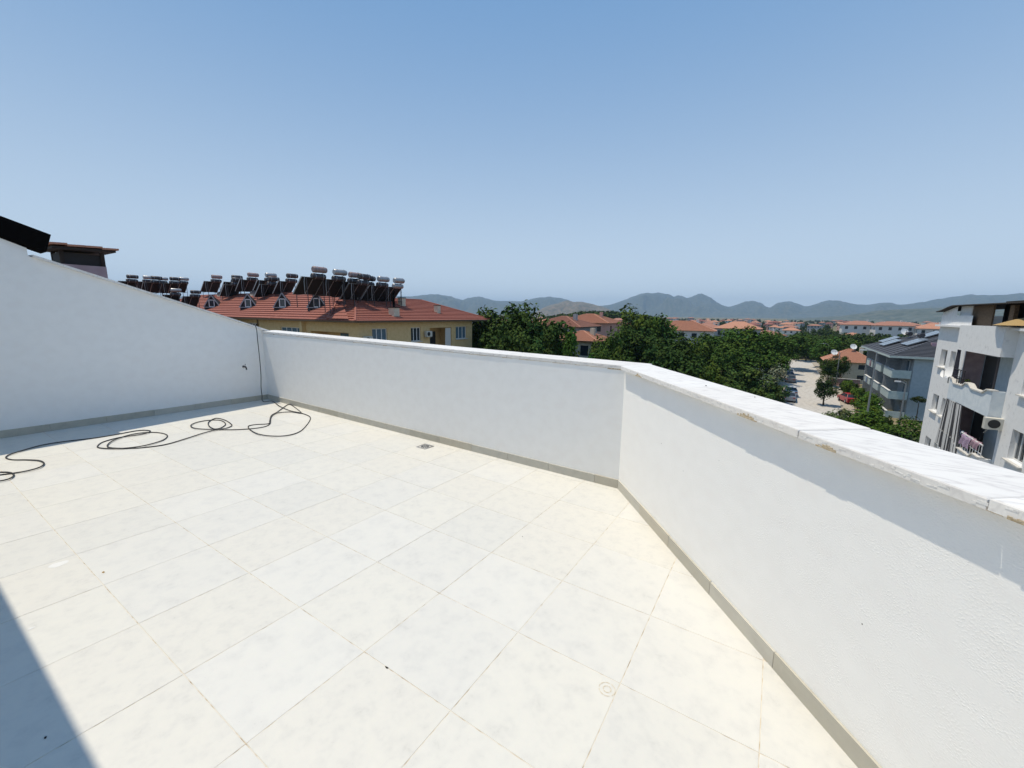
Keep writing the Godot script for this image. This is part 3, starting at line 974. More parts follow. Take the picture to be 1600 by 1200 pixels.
func yellow_block():
	var b := thing("apartment_block", "yellow apartment block with wide red tiled roof and small dormers", "building", Vector3(-45, 0, -30))
	var st := S()
	# facade on the east side and its openings
	var oE := Vector3(-30.0, 0, -38.6)
	var wins := [Rect2(12.5, 10.2, 1.7, 1.36), Rect2(8.25, 10.2, 1.35, 1.36), Rect2(1.0, 10.15, 1.9, 1.38)]
	var holes := [Rect2(3.6, 8.9, 3.4, 2.56)]
	for r in wins: holes.append(r)
	for r in wins: holes.append(Rect2(r.position.x, r.position.y - 3.0, r.size.x, r.size.y))
	holed(st, oE, Vector3(0, 0, 1), Vector3(1, 0, 0), 15.7, 12.22, holes, 0.25)
	part(b, "wall", st, M.yellow)
	var k := 0
	for r in wins:
		for dy in [0.0, -3.0]:
			var q := Rect2(r.position.x, r.position.y + dy, r.size.x, r.size.y)
			window_at(b, oE, Vector3(0, 0, 1), Vector3(1, 0, 0), q, [3, 3, 3][k], M.blue_glass if k != 1 else M.glass)
		k += 1
	# facade on the south side
	var oS := Vector3(-80, 0, -22.9)
	var ws := [Rect2(31.9, 10.6, 1.8, 1.1), Rect2(38.1, 10.3, 3.6, 1.15)]
	var hs := [Rect2(43.2, 8.9, 5.6, 2.3), Rect2(25.0, 8.9, 4.0, 2.3)]
	for r in ws: hs.append(r)
	st = S()
	holed(st, oS, Vector3(1, 0, 0), Vector3(0, 0, 1), 50.0, 12.22, hs, 0.25)
	part(b, "wall", st, M.yellow)
	window_at(b, oS, Vector3(1, 0, 0), Vector3(0, 0, 1), ws[0], 3, M.glass)
	window_at(b, oS, Vector3(1, 0, 0), Vector3(0, 0, 1), ws[1], 4, M.blue_glass)
	# loggias: back wall, floor, side walls
	for q in [[Vector3(-31.7, 8.9, -35.0), Vector3(-30.25, 11.46, -31.6), 0], [Vector3(-36.8, 8.9, -24.6), Vector3(-31.2, 11.2, -23.15), 1], [Vector3(-55, 8.9, -24.6), Vector3(-51, 11.2, -23.15), 1]]:
		st = S()
		var lo: Vector3 = q[0]
		var hi: Vector3 = q[1]
		if q[2] == 0:
			quad(st, Vector3(lo.x, lo.y, hi.z), Vector3(lo.x, lo.y, lo.z), Vector3(lo.x, hi.y, lo.z), Vector3(lo.x, hi.y, hi.z))
			for z in [lo.z, hi.z]:
				quad(st, Vector3(lo.x, lo.y, z), Vector3(hi.x, lo.y, z), Vector3(hi.x, hi.y, z), Vector3(lo.x, hi.y, z))
		else:
			quad(st, Vector3(lo.x, lo.y, lo.z), Vector3(hi.x, lo.y, lo.z), Vector3(hi.x, hi.y, lo.z), Vector3(lo.x, hi.y, lo.z))
			for x in [lo.x, hi.x]:
				quad(st, Vector3(x, lo.y, lo.z), Vector3(x, lo.y, hi.z), Vector3(x, hi.y, hi.z), Vector3(x, hi.y, lo.z))
		for y in [lo.y, hi.y]:
			quad(st, Vector3(lo.x, y, lo.z), Vector3(hi.x, y, lo.z), Vector3(hi.x, y, hi.z), Vector3(lo.x, y, hi.z))
		part(b, "loggia", st, M.yellow)
	st = S()
	span(st, Vector3(-31.68, 8.95, -34.2), Vector3(-31.62, 11.0, -33.0))
	part(b, "balcony_door", st, M.glass)
	st = S()
	span(st, Vector3(-34.6, 8.95, -24.57), Vector3(-33.0, 11.0, -24.5))
	part(b, "balcony_door", st, M.blue_glass)
	# other walls, eave boards
	st = S()
	span(st, Vector3(-42.0, 0, -41.0), Vector3(-33.0, 12.22, -38.6))
	part(b, "wall", st, M.yellow)
	st = S()
	span(st, Vector3(-33.0, 0, -38.62), Vector3(-30.0, 12.22, -38.6))
	part(b, "wall", st, M.yellow)
	st = S()
	span(st, Vector3(-80.0, 0, -33.2), Vector3(-42.0, 12.22, -25.0))
	part(b, "wall", st, M.yellow)
	# roofs
	var r1 := hip(b, -80.0, -33.2, -33.7, -22.3, 12.25, 15.05, 0.46, M.terracotta[0], M.terracotta[0])
	r1.transform = b.transform.affine_inverse()
	var r2 := hip(b, -42.6, -29.4, -41.8, -22.26, 12.22, 14.42, 0.46, M.terracotta[0], M.terracotta[0], 5.2)
	r2.transform = b.transform.affine_inverse()
	for e in [[Vector3(-29.42, 12.1, -41.8), Vector3(-29.36, 12.24, -22.2)], [Vector3(-80, 12.1, -22.28), Vector3(-29.44, 12.24, -22.2)]]:
		st = S()
		span(st, e[0], e[1])
		part(b, "eave_board", st, M.brown_wall)
	# small hipped porch roof on the eave
	st = S()
	var pk := Vector3(-31.7, 13.2, -23.0)
	courses(st, Vector3(-33.3, 12.4, -22.2), Vector3(-30.1, 12.4, -22.2), pk, pk, 0.3, 0.04)
	part(b, "porch_roof", st, M.terracotta[0])
	# triangular dormers
	for d in [[-37.8, 13.4], [-43.75, 13.42], [-50.75, 13.5], [-59.6, 13.55]]:
		var x: float = d[0]
		var z := -24.35
		var y := 13.22
		# front plane turned towards the street corner
		var f := Vector3(0.8, 0, 0.6)
		var e := Vector3(0.6, 0, -0.8)
		var c := Vector3(x, y + 0.12, z)
		var fb := Basis(e, Vector3.UP, f)
		var s := S()
		var apex := c + Vector3.UP * 1.42
		var l := c - e * 0.82
		var r := c + e * 0.82
		var rl := apex - f * 0.9
		var bl := l - f * 1.9 + Vector3.UP * 0.35
		var br := r - f * 1.9 + Vector3.UP * 0.35
		tri(s, l, r, apex)
		quad(s, l, apex, rl, bl)
		quad(s, r, br, rl, apex)
		tri(s, bl, rl, br)
		quad(s, l - Vector3.UP * 0.7, r - Vector3.UP * 0.7, r, l)
		quad(s, bl - Vector3.UP * 0.7, l - Vector3.UP * 0.7, l, bl)
		quad(s, r - Vector3.UP * 0.7, br - Vector3.UP * 0.7, br, r)
		var dm := part(b, "dormer", s, M.dark)
		s = S()
		bar(s, l - e * 0.06 + f * 0.05, apex + f * 0.05 + Vector3.UP * 0.06, 0.1, 0.09)
		bar(s, r + e * 0.06 + f * 0.05, apex + f * 0.05 + Vector3.UP * 0.06, 0.1, 0.09)
		box(s, c + f * 0.06, Vector3(1.85, 0.08, 0.12), fb)
		obj("trim", s, M.grey_wall, dm)
		s = S()
		for xx in [-0.26, 0.26]: box(s, c + e * xx + f * 0.05 + Vector3.UP * 0.46, Vector3(0.08, 0.84, 0.07), fb)
		for yy in [0.08, 0.88]: box(s, c + f * 0.052 + Vector3.UP * yy, Vector3(0.44, 0.08, 0.07), fb)
		obj("window_frame", s, M.white_plastic, dm)
		s = S()
		box(s, c + f * 0.03 + Vector3.UP * 0.48, Vector3(0.44, 0.72, 0.02), fb)
		obj("pane", s, M.glass, dm)
	# chimneys on the roof
	for c in [[-30.75, -27.65, 12.6, 0.7, 0.8], [-33.8, -31.5, 13.75, 0.55, 0.72], [-31.8, -34.75, 13.05, 0.5, 0.72]]:
		st = S()
		span(st, Vector3(c[0] - c[3] * 0.5, c[2] - 0.7, c[1] - c[3] * 0.5), Vector3(c[0] + c[3] * 0.5, c[2] + c[4], c[1] + c[3] * 0.5))
		var ch := part(b, "chimney", st, M.cream)
		st = S()
		span(st, Vector3(c[0] - c[3] * 0.58, c[2] + c[4], c[1] - c[3] * 0.58), Vector3(c[0] + c[3] * 0.58, c[2] + c[4] + 0.08, c[1] + c[3] * 0.58))
		obj("chimney_cap", st, M.umber, ch)
	st = S()
	tube(st, [Vector3(-30.75, 13.45, -27.65), Vector3(-30.75, 14.95, -27.65)], 0.1, 0.1, 10)
	part(b, "flue_pipe", st, M.black_metal)
	# downpipe on the wall
	st = S()
	tube(st, [Vector3(-46.0, 9, -22.82), Vector3(-46.0, 12.15, -22.82)], 0.06, 0.06, 8)
	part(b, "downpipe", st, M.brown_wall)
	st = S()
	span(st, Vector3(-37.9, 9.0, -22.9), Vector3(-37.5, 12.1, -22.5))
	part(b, "pillar", st, M.yellow)
	air_conditioner("air_conditioner", "outdoor air conditioner beside the curtained loggia of the yellow block", Vector3(-29.7, 10.55, -31.1), PI / 2)
	air_conditioner("air_conditioner", "outdoor air conditioner near the corner of the yellow block", Vector3(-29.7, 10.3, -23.7), PI / 2)
	curtain("balcony_curtain", "white curtain hanging in the loggia of the yellow block", Vector3(-30.1, 11.4, -34.1), Vector3(0, 0, -1), 0.85, 2.2, M.cloth_white, 4)
	for p in [[-62.5, -26.6, 14.75], [-54.2, -26.7, 14.75]]:
		dish("satellite_dish", "dark satellite dish standing on the tiled roof behind the dormers", Vector3(p[0], p[2] - 0.35, p[1]), 0.4, M.dark_tank, 0.5, "dishes on the yellow block roof")
	# aerial
	var an := thing("tv_aerial", "thin rooftop television aerial beside the flue pipe", "aerial", Vector3(-34.3, 14.2, -31.8))
	st = S()
	tube(st, [Vector3(0, -0.2, 0), Vector3(0, 2.4, 0)], 0.025, 0.02, 6)
	obj("mast", st, M.galvanised, an)
	for y in [1.5, 1.8, 2.1, 2.35]:
		st = S()
		tube(st, [Vector3(0, y, -0.4), Vector3(0, y, 0.4)], 0.012, 0.012, 5)
		obj("element", st, M.galvanised, an)

func window_at(b: Node3D, o: Vector3, u: Vector3, n: Vector3, r: Rect2, panes: int, glass: Material):
	window(b, b.transform.affine_inverse() * o, u, n, r, panes, 0.16, M.white_plastic, glass)

func dish(called: String, label: String, at: Vector3, r: float, m: Material, turn: float, group := ""):
	var t := thing(called, label, "satellite dish", at, turn, group)
	var st := S()
	tube(st, [Vector3(0, 0, -0.05), Vector3(0, r * 1.6, -0.05)], 0.03, 0.03, 6)
	obj("mast", st, M.galvanised, t)
	st = S()
	st.set_smooth_group(0)
	var c := Vector3(0, r * 1.6, 0)
	var ax := Vector3(0, 0.5, 0.86).normalized()
	var s := Vector3.RIGHT
	var u := ax.cross(s).normalized()
	var prev := []
	for i in 5:
		var q := i / 4.0
		var ring := []
		for k in 18:
			var a := TAU * k / 18.0
			ring.append(c + (s * cos(a) + u * sin(a)) * r * q + ax * 0.22 * r * q * q)
		if i > 0:
			for k in 18:
				quad(st, prev[k], prev[(k + 1) % 18], ring[(k + 1) % 18], ring[k])
		prev = ring
	obj("reflector", st, m, t)
	st = S()
	tube(st, [c - u * r * 0.95 + ax * 0.2 * r, c + ax * r * 0.95], 0.018, 0.018, 5)
	box(st, c + ax * r * 0.98, Vector3.ONE * 0.08)
	obj("feed_arm", st, M.galvanised, t)
	return t

func back_block():
	var b := thing("apartment_block", "farther block with red tiled roof crowded by water heaters beyond the sloping wall", "building", Vector3(-54, 0, -14))
	var st := S()
	span(st, Vector3(-60, 0, -19.4), Vector3(-48, 12.2, -8))
	part(b, "wall", st, M.cream)
	var r := hip(b, -60.6, -47.4, -20.0, -7.4, 12.2, 14.55, 0.36, M.terracotta[0], M.terracotta[0], 5.4)
	r.transform = b.transform.affine_inverse()

# ---------------------------------------------------------------- the white block across the street
func white_block():
	var b := thing("apartment_block", "weathered white apartment block with wavy balcony fronts across the street", "building", Vector3(14, 0, -33))
	var U := Vector3(0, 0, 1)
	var N := Vector3(-1, 0, 0)
	var F := 9.5
	var o1 := Vector3(F, 0, -40.55)
	var st := S()
	var wins := []
	for y in [9.84, 6.8, 3.8]:
		wins.append(Rect2(1.2, y, 1.2, 1.15))
		wins.append(Rect2(3.1, y, 0.9, 1.15))
	holed(st, o1, U, N, 5.55, 13.22, wins, 0.3)
	part(b, "wall", st, M.old_white)
	for r in wins:
		window(b, b.transform.affine_inverse() * o1, U, N, r, 2, 0.22, M.white_plastic, M.glass)
	var o2 := Vector3(F, 0, -29.1)
	var w2 := [Rect2(1.35, 9.7, 1.4, 1.4), Rect2(1.35, 6.7, 1.4, 1.4), Rect2(1.35, 3.7, 1.4, 1.4)]
	st = S()
	holed(st, o2, U, N, 11.0, 12.72, w2, 0.3)
	part(b, "wall", st, M.old_white)
	for r in w2:
		window(b, b.transform.affine_inverse() * o2, U, N, r, 3, 0.22, M.white_plastic, M.glass)
	# gable ends
	st = S()
	quad(st, Vector3(22, 0, -40.55), Vector3(F, 0, -40.55), Vector3(F, 13.22, -40.55), Vector3(22, 13.22, -40.55))
	part(b, "wall", st, M.old_white)
	st = S()
	quad(st, Vector3(F, 0, -18.1), Vector3(22, 0, -18.1), Vector3(22, 12.72, -18.1), Vector3(F, 12.72, -18.1))
	part(b, "wall", st, M.old_white)
	# balcony column: z -35 .. -29.1, storeys
	for y in [11.25, 8.3, 5.15, 2.0]:
		st = S()
		span(st, Vector3(9.2, y - 0.001, -34.85), Vector3(10.28, y + 0.16, -29.25))
		part(b, "balcony_floor", st, M.old_white)
	for q in [[8.46, 11.25, M.pale_blue], [5.31, 8.3, M.pale_blue], [0.0, 5.15, M.pale_blue], [11.41, 12.6, M.old_white]]:
		st = S()
		span(st, Vector3(10.3, q[0], -35.0), Vector3(10.45, q[1], -29.1))
		part(b, "loggia_wall", st, q[2])
	for z in [-35.15, -29.1]:
		st = S()
		span(st, Vector3(F + 0.01, 0, z), Vector3(10.3, 12.6, z + 0.148))
		part(b, "loggia_wall", st, M.mauve if z < -30.0 else M.pale_blue)
	# fascia of the roof terrace
	st = S()
	front(st, 11.24, [Vector2(0, 12.66), Vector2(1, 12.68)])
	part(b, "roof_parapet", st, M.old_white)
	st = S()
	front(st, 8.3, [Vector2(0, 9.55), Vector2(0.07, 9.5), Vector2(0.12, 9.26), Vector2(0.36, 9.3), Vector2(0.42, 9.52), Vector2(0.5, 9.52), Vector2(0.58, 9.32), Vector2(0.82, 9.34), Vector2(0.9, 9.56), Vector2(1, 9.58)])
	part(b, "balcony_front", st, M.ice_white)
	st = S()
	front_cap(st, [Vector2(0, 9.55), Vector2(0.07, 9.5), Vector2(0.12, 9.26), Vector2(0.36, 9.3), Vector2(0.42, 9.52), Vector2(0.5, 9.52), Vector2(0.58, 9.32), Vector2(0.82, 9.34), Vector2(0.9, 9.56), Vector2(1, 9.58)])
	part(b, "balcony_capping", st, M.stone)
	st = S()
	front(st, 5.15, [Vector2(0, 6.3), Vector2(0.4, 6.25), Vector2(0.48, 5.95), Vector2(0.8, 5.95), Vector2(0.86, 6.2), Vector2(1, 6.2)])
	part(b, "balcony_front", st, M.old_white)
	st = S()
	front_cap(st, [Vector2(0, 6.3), Vector2(0.4, 6.25), Vector2(0.48, 5.95), Vector2(0.8, 5.95), Vector2(0.86, 6.2), Vector2(1, 6.2)])
	part(b, "balcony_capping", st, M.stone)
	st = S()
	front(st, 2.0, [Vector2(0, 3.1), Vector2(1, 3.1)])
	part(b, "balcony_front", st, M.old_white)
	# doors at the back of the balconies
	for y in [8.46, 5.31]:
		st = S()
		span(st, Vector3(10.25, y, -34.7), Vector3(10.31, y + 2.5, -33.1))
		var dr := part(b, "balcony_door", st, M.dark)
		st = S()
		span(st, Vector3(10.22, y + 0.98, -33.3), Vector3(10.25, y + 1.12, -33.26))
		obj("handle", st, M.chrome, dr)
	# railings
	for r in [[9.3, 10.1, -34.9, -33.2], [5.95, 6.85, -32.2, -29.2]]:
		st = S()
		bar(st, Vector3(9.13, r[1], r[2]), Vector3(9.13, r[1], r[3]), 0.045)
		bar(st, Vector3(9.13, (r[0] + r[1]) * 0.5, r[2]), Vector3(9.13, (r[0] + r[1]) * 0.5, r[3]), 0.03)
		var rail := part(b, "railing", st, M.dark_tank if r[0] > 8 else M.white_plastic)
		var z: float = r[2]
		while z < r[3]:
			st = S()
			bar(st, Vector3(9.13, r[0] - 0.05, z), Vector3(9.13, r[1], z), 0.028)
			obj("baluster", st, M.dark_tank if r[0] > 8 else M.white_plastic, rail)
			z += 0.33
	st = S()
	bar(st, Vector3(9.2, 9.4, -29.6), Vector3(9.2, 11.25, -29.6), 0.07)
	part(b, "post", st, M.dark_tank)
	# roof terrace storey: back wall, panels, corrugated roof
	st = S()
	quad(st, Vector3(F, 13.22, -40.55), Vector3(F, 13.22, -37.7), Vector3(F, 13.8, -37.7), Vector3(F, 13.46, -40.3))
	part(b, "roof_wall", st, M.old_white)
	st = S()
	span(st, Vector3(9.66, 12.6, -37.75), Vector3(9.74, 13.8, -35.9))
	part(b, "roof_wall", st, M.old_white)
	st = S()
	span(st, Vector3(9.7, 12.6, -35.9), Vector3(9.77, 13.78, -33.05))
	part(b, "timber_panel", st, M.brown_wall)
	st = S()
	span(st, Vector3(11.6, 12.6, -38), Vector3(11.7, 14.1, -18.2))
	part(b, "roof_wall", st, M.umber)  # near-black colour holds the darkness of the opening under the roof
	for z in [-31.0, -26.5, -22.0]:
		st = S()
		span(st, Vector3(9.65, 12.6, z), Vector3(9.8, 13.72, z + 0.5))
		part(b, "timber_post", st, M.brown_wall)
	st = S()
	span(st, Vector3(9.22, 12.5, -40.5), Vector3(22, 12.62, -18.2))
	part(b, "terrace_slab", st, M.old_white)
	st = S()
	var zz := -40.75
	while zz < -18.0:
		var y0 := 13.48 + 0.34 * smoothstep(-40.75, -37.5, zz)
		var z1 := zz + 0.11
		var y1 := 13.48 + 0.34 * smoothstep(-40.75, -37.5, z1)
		y0 -= 0.006 * maxf(0.0, zz + 37.5)
		y1 -= 0.006 * maxf(0.0, z1 + 37.5)
		var up := 0.05 if int(round((zz + 40.75) / 0.11)) % 2 == 0 else 0.0
		var a := Vector3(9.2, y0 + up, zz)
		var c := Vector3(9.2, y1 + 0.05 - up, z1)
		quad(st, a, c, c + Vector3(5, 0.35, 0), a + Vector3(5, 0.35, 0))
		quad(st, c - Vector3(0, 0.03, 0), a - Vector3(0, 0.03, 0), a + Vector3(5, 0.32, 0), c + Vector3(5, 0.32, 0))
		quad(st, a - Vector3(0, 0.03, 0), c - Vector3(0, 0.03, 0), c, a)
		zz = z1
	part(b, "corrugated_roof", st, M.umber)
	# things on the balconies
	air_conditioner("air_conditioner", "old cream air conditioner on the return wall under the wavy balcony", Vector3(9.3, 7.72, -28.87), 0.0)
	dish("satellite_dish", "round white satellite dish beside the dark balcony curtain", Vector3(9.25, 9.05, -36.2), 0.4, M.white_plastic, -1.0)
	curtain("balcony_curtain", "dark curtain gathered at the edge of the wavy balcony", Vector3(9.15, 11.22, -35.1), U, 0.6, 1.95, M.cloth_dark, 3, 0.0)
	curtain("striped_awning", "grey curtain with white stripes billowing over the lower balcony", Vector3(9.0, 8.28, -34.9), U, 2.7, 3.0, M.striped, 9, 0.3)
	for l in [["laundry_cloth", "purple patterned blanket hung over the lower balcony rail", -31.9, -30.6, M.cloth_purple, 0.75], ["laundry_cloth", "pale blue cloth hung over the lower balcony rail", -32.7, -32.0, M.cloth_blue, 0.6], ["laundry_cloth", "pinkish bedding draped beside the blanket on the lower balcony", -30.5, -29.5, M.cloth_rose, 0.45]]:
		var s := S()
		s.set_smooth_group(0)
		var rows := []
		var zz0: float = l[2]
		var zz1: float = l[3]
		for j in 9:
			var v := (j - 3) / 8.0
			var row := []
			for i in 13:
				var q := i / 12.0
				var off := 0.06 if v > 0.0 else -0.06
				row.append(Vector3(9.13 - off - 0.035 * sin(q * 14.0 + j), 6.9 - absf(v) * float(l[5]) * 1.4 + 0.02 * sin(q * 9.0), lerpf(zz0, zz1, q)))
			rows.append(row)
		for j in 8:
			for i in 12:
				quad(s, rows[j][i], rows[j + 1][i], rows[j + 1][i + 1], rows[j][i + 1])
		tag(obj(l[0], s, l[4], self), l[1], "laundry")
	var pot := thing("flower_pot", "potted plant standing on the wavy balcony by the curtain", "plant", Vector3(9.45, 8.46, -33.9))
	st = S()
	tube(st, [Vector3.ZERO, Vector3(0, 0.3, 0)], 0.13, 0.19, 12)
	obj("pot", st, M.terracotta[3], pot)
	mi("foliage", crown(91, 260, 0.2, 6), M.leaf, pot, Transform3D(Basis.from_scale(Vector3(0.45, 0.5, 0.45)), Vector3(0, 0.65, 0)))
	var bn := thing("straw_parasol", "straw thatched parasol top showing over the roof terrace parapet", "parasol", Vector3(10.2, 12.62, -29.3))
	st = S()
	tube(st, [Vector3(0, 0, 0), Vector3(0, 0.55, 0)], 0.03, 0.03, 6)
	obj("pole", st, M.brown_wall, bn)
	st = S()
	tube(st, [Vector3(0, 0.12, 0), Vector3(0, 0.4, 0), Vector3(0, 0.62, 0)], 1.5, 0.15, 18)
	obj("thatch", st, M.straw, bn)

# balcony front x 9.05..9.2 between z -35 and -29.1 with profile top, plus the return walls
func front(st: SurfaceTool, y0: float, prof: Array):
	for i in prof.size() - 1:
		var z0: float = lerpf(-35.0, -29.1, prof[i].x)
		var z1: float = lerpf(-35.0, -29.1, prof[i + 1].x)
		var h0: float = prof[i].y
		var h1: float = prof[i + 1].y
		quad(st, Vector3(9.05, y0, z0), Vector3(9.05, y0, z1), Vector3(9.05, h1, z1), Vector3(9.05, h0, z0))
		quad(st, Vector3(9.2, y0, z1), Vector3(9.2, y0, z0), Vector3(9.2, h0, z0), Vector3(9.2, h1, z1))
		quad(st, Vector3(9.05, h0, z0), Vector3(9.05, h1, z1), Vector3(9.2, h1, z1), Vector3(9.2, h0, z0))
		quad(st, Vector3(9.05, y0, z1), Vector3(9.05, y0, z0), Vector3(9.2, y0, z0), Vector3(9.2, y0, z1))
	span(st, Vector3(9.052, y0, -29.25), Vector3(9.5, prof[-1].y, -29.1))
	span(st, Vector3(9.052, y0, -35.0), Vector3(9.5, prof[0].y, -34.85))

func front_cap(st: SurfaceTool, prof: Array):
	for i in prof.size() - 1:
		bar(st, Vector3(9.12, prof[i].y + 0.03, lerpf(-35.0, -29.1, prof[i].x)), Vector3(9.12, prof[i + 1].y + 0.03, lerpf(-35.0, -29.1, prof[i + 1].x)), 0.26, 0.06)

# ---------------------------------------------------------------- the grey block with black recesses
func grey_block():
	var b := thing("apartment_block", "pale blue apartment block with deep recessed balconies and slate coloured roof", "building", Vector3(20, 0, -82))
	var st := S()
	# near side wall and body
	span(st, Vector3(15.2, 0, -94), Vector3(26, 8.2, -72.5))
	part(b, "wall", st, M.pale_blue)
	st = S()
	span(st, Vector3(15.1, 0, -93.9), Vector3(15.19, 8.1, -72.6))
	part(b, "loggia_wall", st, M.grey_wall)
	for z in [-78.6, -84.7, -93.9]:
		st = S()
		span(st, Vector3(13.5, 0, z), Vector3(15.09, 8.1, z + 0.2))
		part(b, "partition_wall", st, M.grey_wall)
	for u in [[-72.5, -77.5], [-79.5, -83.5], [-86.0, -91.0]]:
		for y in [5.5, 2.7, 0.0]:
			st = S()
			var z0: float = u[0]
			var z1: float = u[1]
			span(st, Vector3(13.3, y - 0.15, z1), Vector3(15.09, y, z0))
			part(b, "balcony_floor", st, M.pale_green)
			st = S()
			span(st, Vector3(13.2, y - 0.2, z1), Vector3(13.32, y + 0.85, z0 - 0.002))
			span(st, Vector3(13.2, y - 0.2, z0), Vector3(15.09, y + 0.85, z0 + 0.12))
			var f := part(b, "balcony_front", st, M.pale_green)
			st = S()
			span(st, Vector3(13.14, y + 0.85, z1), Vector3(13.4, y + 0.91, z0 + 0.15))
			obj("capping", st, M.white_wall, f)
			st = S()
			span(st, Vector3(15.04, y + 0.02, lerpf(z0, z1, 0.25)), Vector3(15.095, y + 2.1, lerpf(z0, z1, 0.5)))
			var w := part(b, "balcony_door", st, M.white_plastic)
			st = S()
			span(st, Vector3(15.01, y + 0.12, lerpf(z0, z1, 0.28)), Vector3(15.035, y + 2.0, lerpf(z0, z1, 0.47)))
			obj("pane", st, M.blue_glass, w)
	var r := hip(b, 12.7, 27.0, -94.6, -72.0, 8.15, 11.0, 0.4, M.slate, M.slate)
	r.transform = b.transform.affine_inverse()
	st = S()
	span(st, Vector3(12.66, 7.95, -94.6), Vector3(12.74, 8.2, -71.9))
	span(st, Vector3(12.74, 7.95, -71.98), Vector3(27.0, 8.2, -71.9))
	part(b, "eave_board", st, M.pale_green)
	st = S()
	span(st, Vector3(17.2, 8.6, -76.0), Vector3(17.9, 9.9, -75.3))
	part(b, "chimney", st, M.cloth_rose)
	# flat solar panels on the roof
	for p in [[14.9, -86.0], [16.2, -79.0], [18.6, -83.0], [15.6, -91.0]]:
		var t := thing("solar_array", "pale solar collector lying on the slate coloured roof", "solar panel", Vector3(p[0], 8.15 + (p[0] - 12.7) * 0.4 + 0.25, p[1]), 0.0, "collectors on the slate coloured roof")
		t.rotation.z = 0.42
		st = S()
		slab(st, PackedVector2Array([Vector2(-1.1, -1.9), Vector2(1.1, -1.9), Vector2(1.1, 1.9), Vector2(-1.1, 1.9)]), 0.0, 0.1, 0.01)
		obj("collector", st, M.bright_collector, t)
		for z in [-1.93, 0.0, 1.93]:
			st = S()
			bar(st, Vector3(-1.12, 0.06, z), Vector3(1.12, 0.06, z), 0.06, 0.12)
			obj("frame_bar", st, M.galvanised, t)
	for z in [-87.5, -81.0]:
		var tk := thing("water_tank", "dark hot water tank above the collectors on the slate coloured roof", "water tank", Vector3(17.2, 9.95, z), 0.0, "tanks on the slate coloured roof")
		st = S()
		tube(st, [Vector3(0, 0.75, -0.8), Vector3(0, 0.75, 0.8)], 0.3, 0.3, 14)
		obj("tank", st, M.dark_tank, tk)
		st = S()
		for zz in [-0.6, 0.6]: bar(st, Vector3(0, 0, zz), Vector3(0, 0.5, zz), 0.06)
		obj("stand", st, M.galvanised, tk)
	dish("satellite_dish", "white satellite dish on the slate coloured roof", Vector3(16.8, 10.0, -88.5), 0.55, M.white_plastic, 0.4)
	for l in [["laundry_cloth", "blue cloth drying on a balcony of the pale blue block", Vector3(13.1, 3.5, -89.0), M.cloth_blue], ["laundry_cloth", "pink cloth drying on a high balcony of the pale blue block", Vector3(13.1, 6.3, -88.0), M.cloth_rose]]:
		st = S()
		for i in 8:
			var a: Vector3 = l[2] + Vector3(0.03 * sin(i * 2.0), 0, i * 0.14)
			var c: Vector3 = l[2] + Vector3(0.03 * sin(i * 2.0 + 2.0), 0, (i + 1) * 0.14)
			box(st, (a + c) * 0.5 - Vector3(0, 0.45, 0), Vector3(0.02, 0.9, 0.141))
		tag(obj(l[0], st, l[3], self), l[1], "laundry")

# ---------------------------------------------------------------- houses
func house_parts(t: Node3D, w: float, d: float, h: float, rh: float, wall: Material, roof: Material, step: float, storeys: int, cols: int):
	var st := S()
	var rowsz := []
	var sh := h / storeys
	var hw := []
	for j in storeys:
		for i in cols:
			hw.append(Rect2(w * (i + 0.5) / cols - 0.6, sh * j + sh * 0.35, 1.2, sh * 0.45))
	var hd := []
	var cd := maxi(1, int(cols * d / w))
	for j in storeys:
		for i in cd:
			hd.append(Rect2(d * (i + 0.5) / cd - 0.6, sh * j + sh * 0.35, 1.2, sh * 0.45))
	var faces := [[Vector3(-w / 2, 0, d / 2), Vector3.RIGHT, Vector3.BACK, w, hw], [Vector3(w / 2, 0, d / 2), Vector3.FORWARD, Vector3.RIGHT, d, hd], [Vector3(w / 2, 0, -d / 2), Vector3.LEFT, Vector3.FORWARD, w, hw], [Vector3(-w / 2, 0, -d / 2), Vector3.BACK, Vector3.LEFT, d, hd]]
	for f in faces:
		holed(st, f[0], f[1], f[2], f[3], h, f[4], 0.2)
	obj("wall", st, wall, t)
	for k in [0, 1, 3]:
		var f: Array = faces[k]
		for r in f[4]:
			var s := S()
			var c: Vector3 = f[0] + f[1] * (r.position.x + r.size.x * 0.5) + Vector3.UP * (r.position.y + r.size.y * 0.5) - f[2] * 0.15
			box(s, c, Vector3(r.size.x, r.size.y, 0.05), Basis(f[1], Vector3.UP, f[1].cross(Vector3.UP)))
			obj("window", s, M.glass, t)
	hip(t, -w / 2 - 0.6, w / 2 + 0.6, -d / 2 - 0.6, d / 2 + 0.6, h, h + rh, step, roof, roof)
	st = S()
	span(st, Vector3(w * 0.2, h + rh * 0.3, -0.3), Vector3(w * 0.2 + 0.6, h + rh + 0.5, 0.3))
	obj("chimney", st, wall, t)

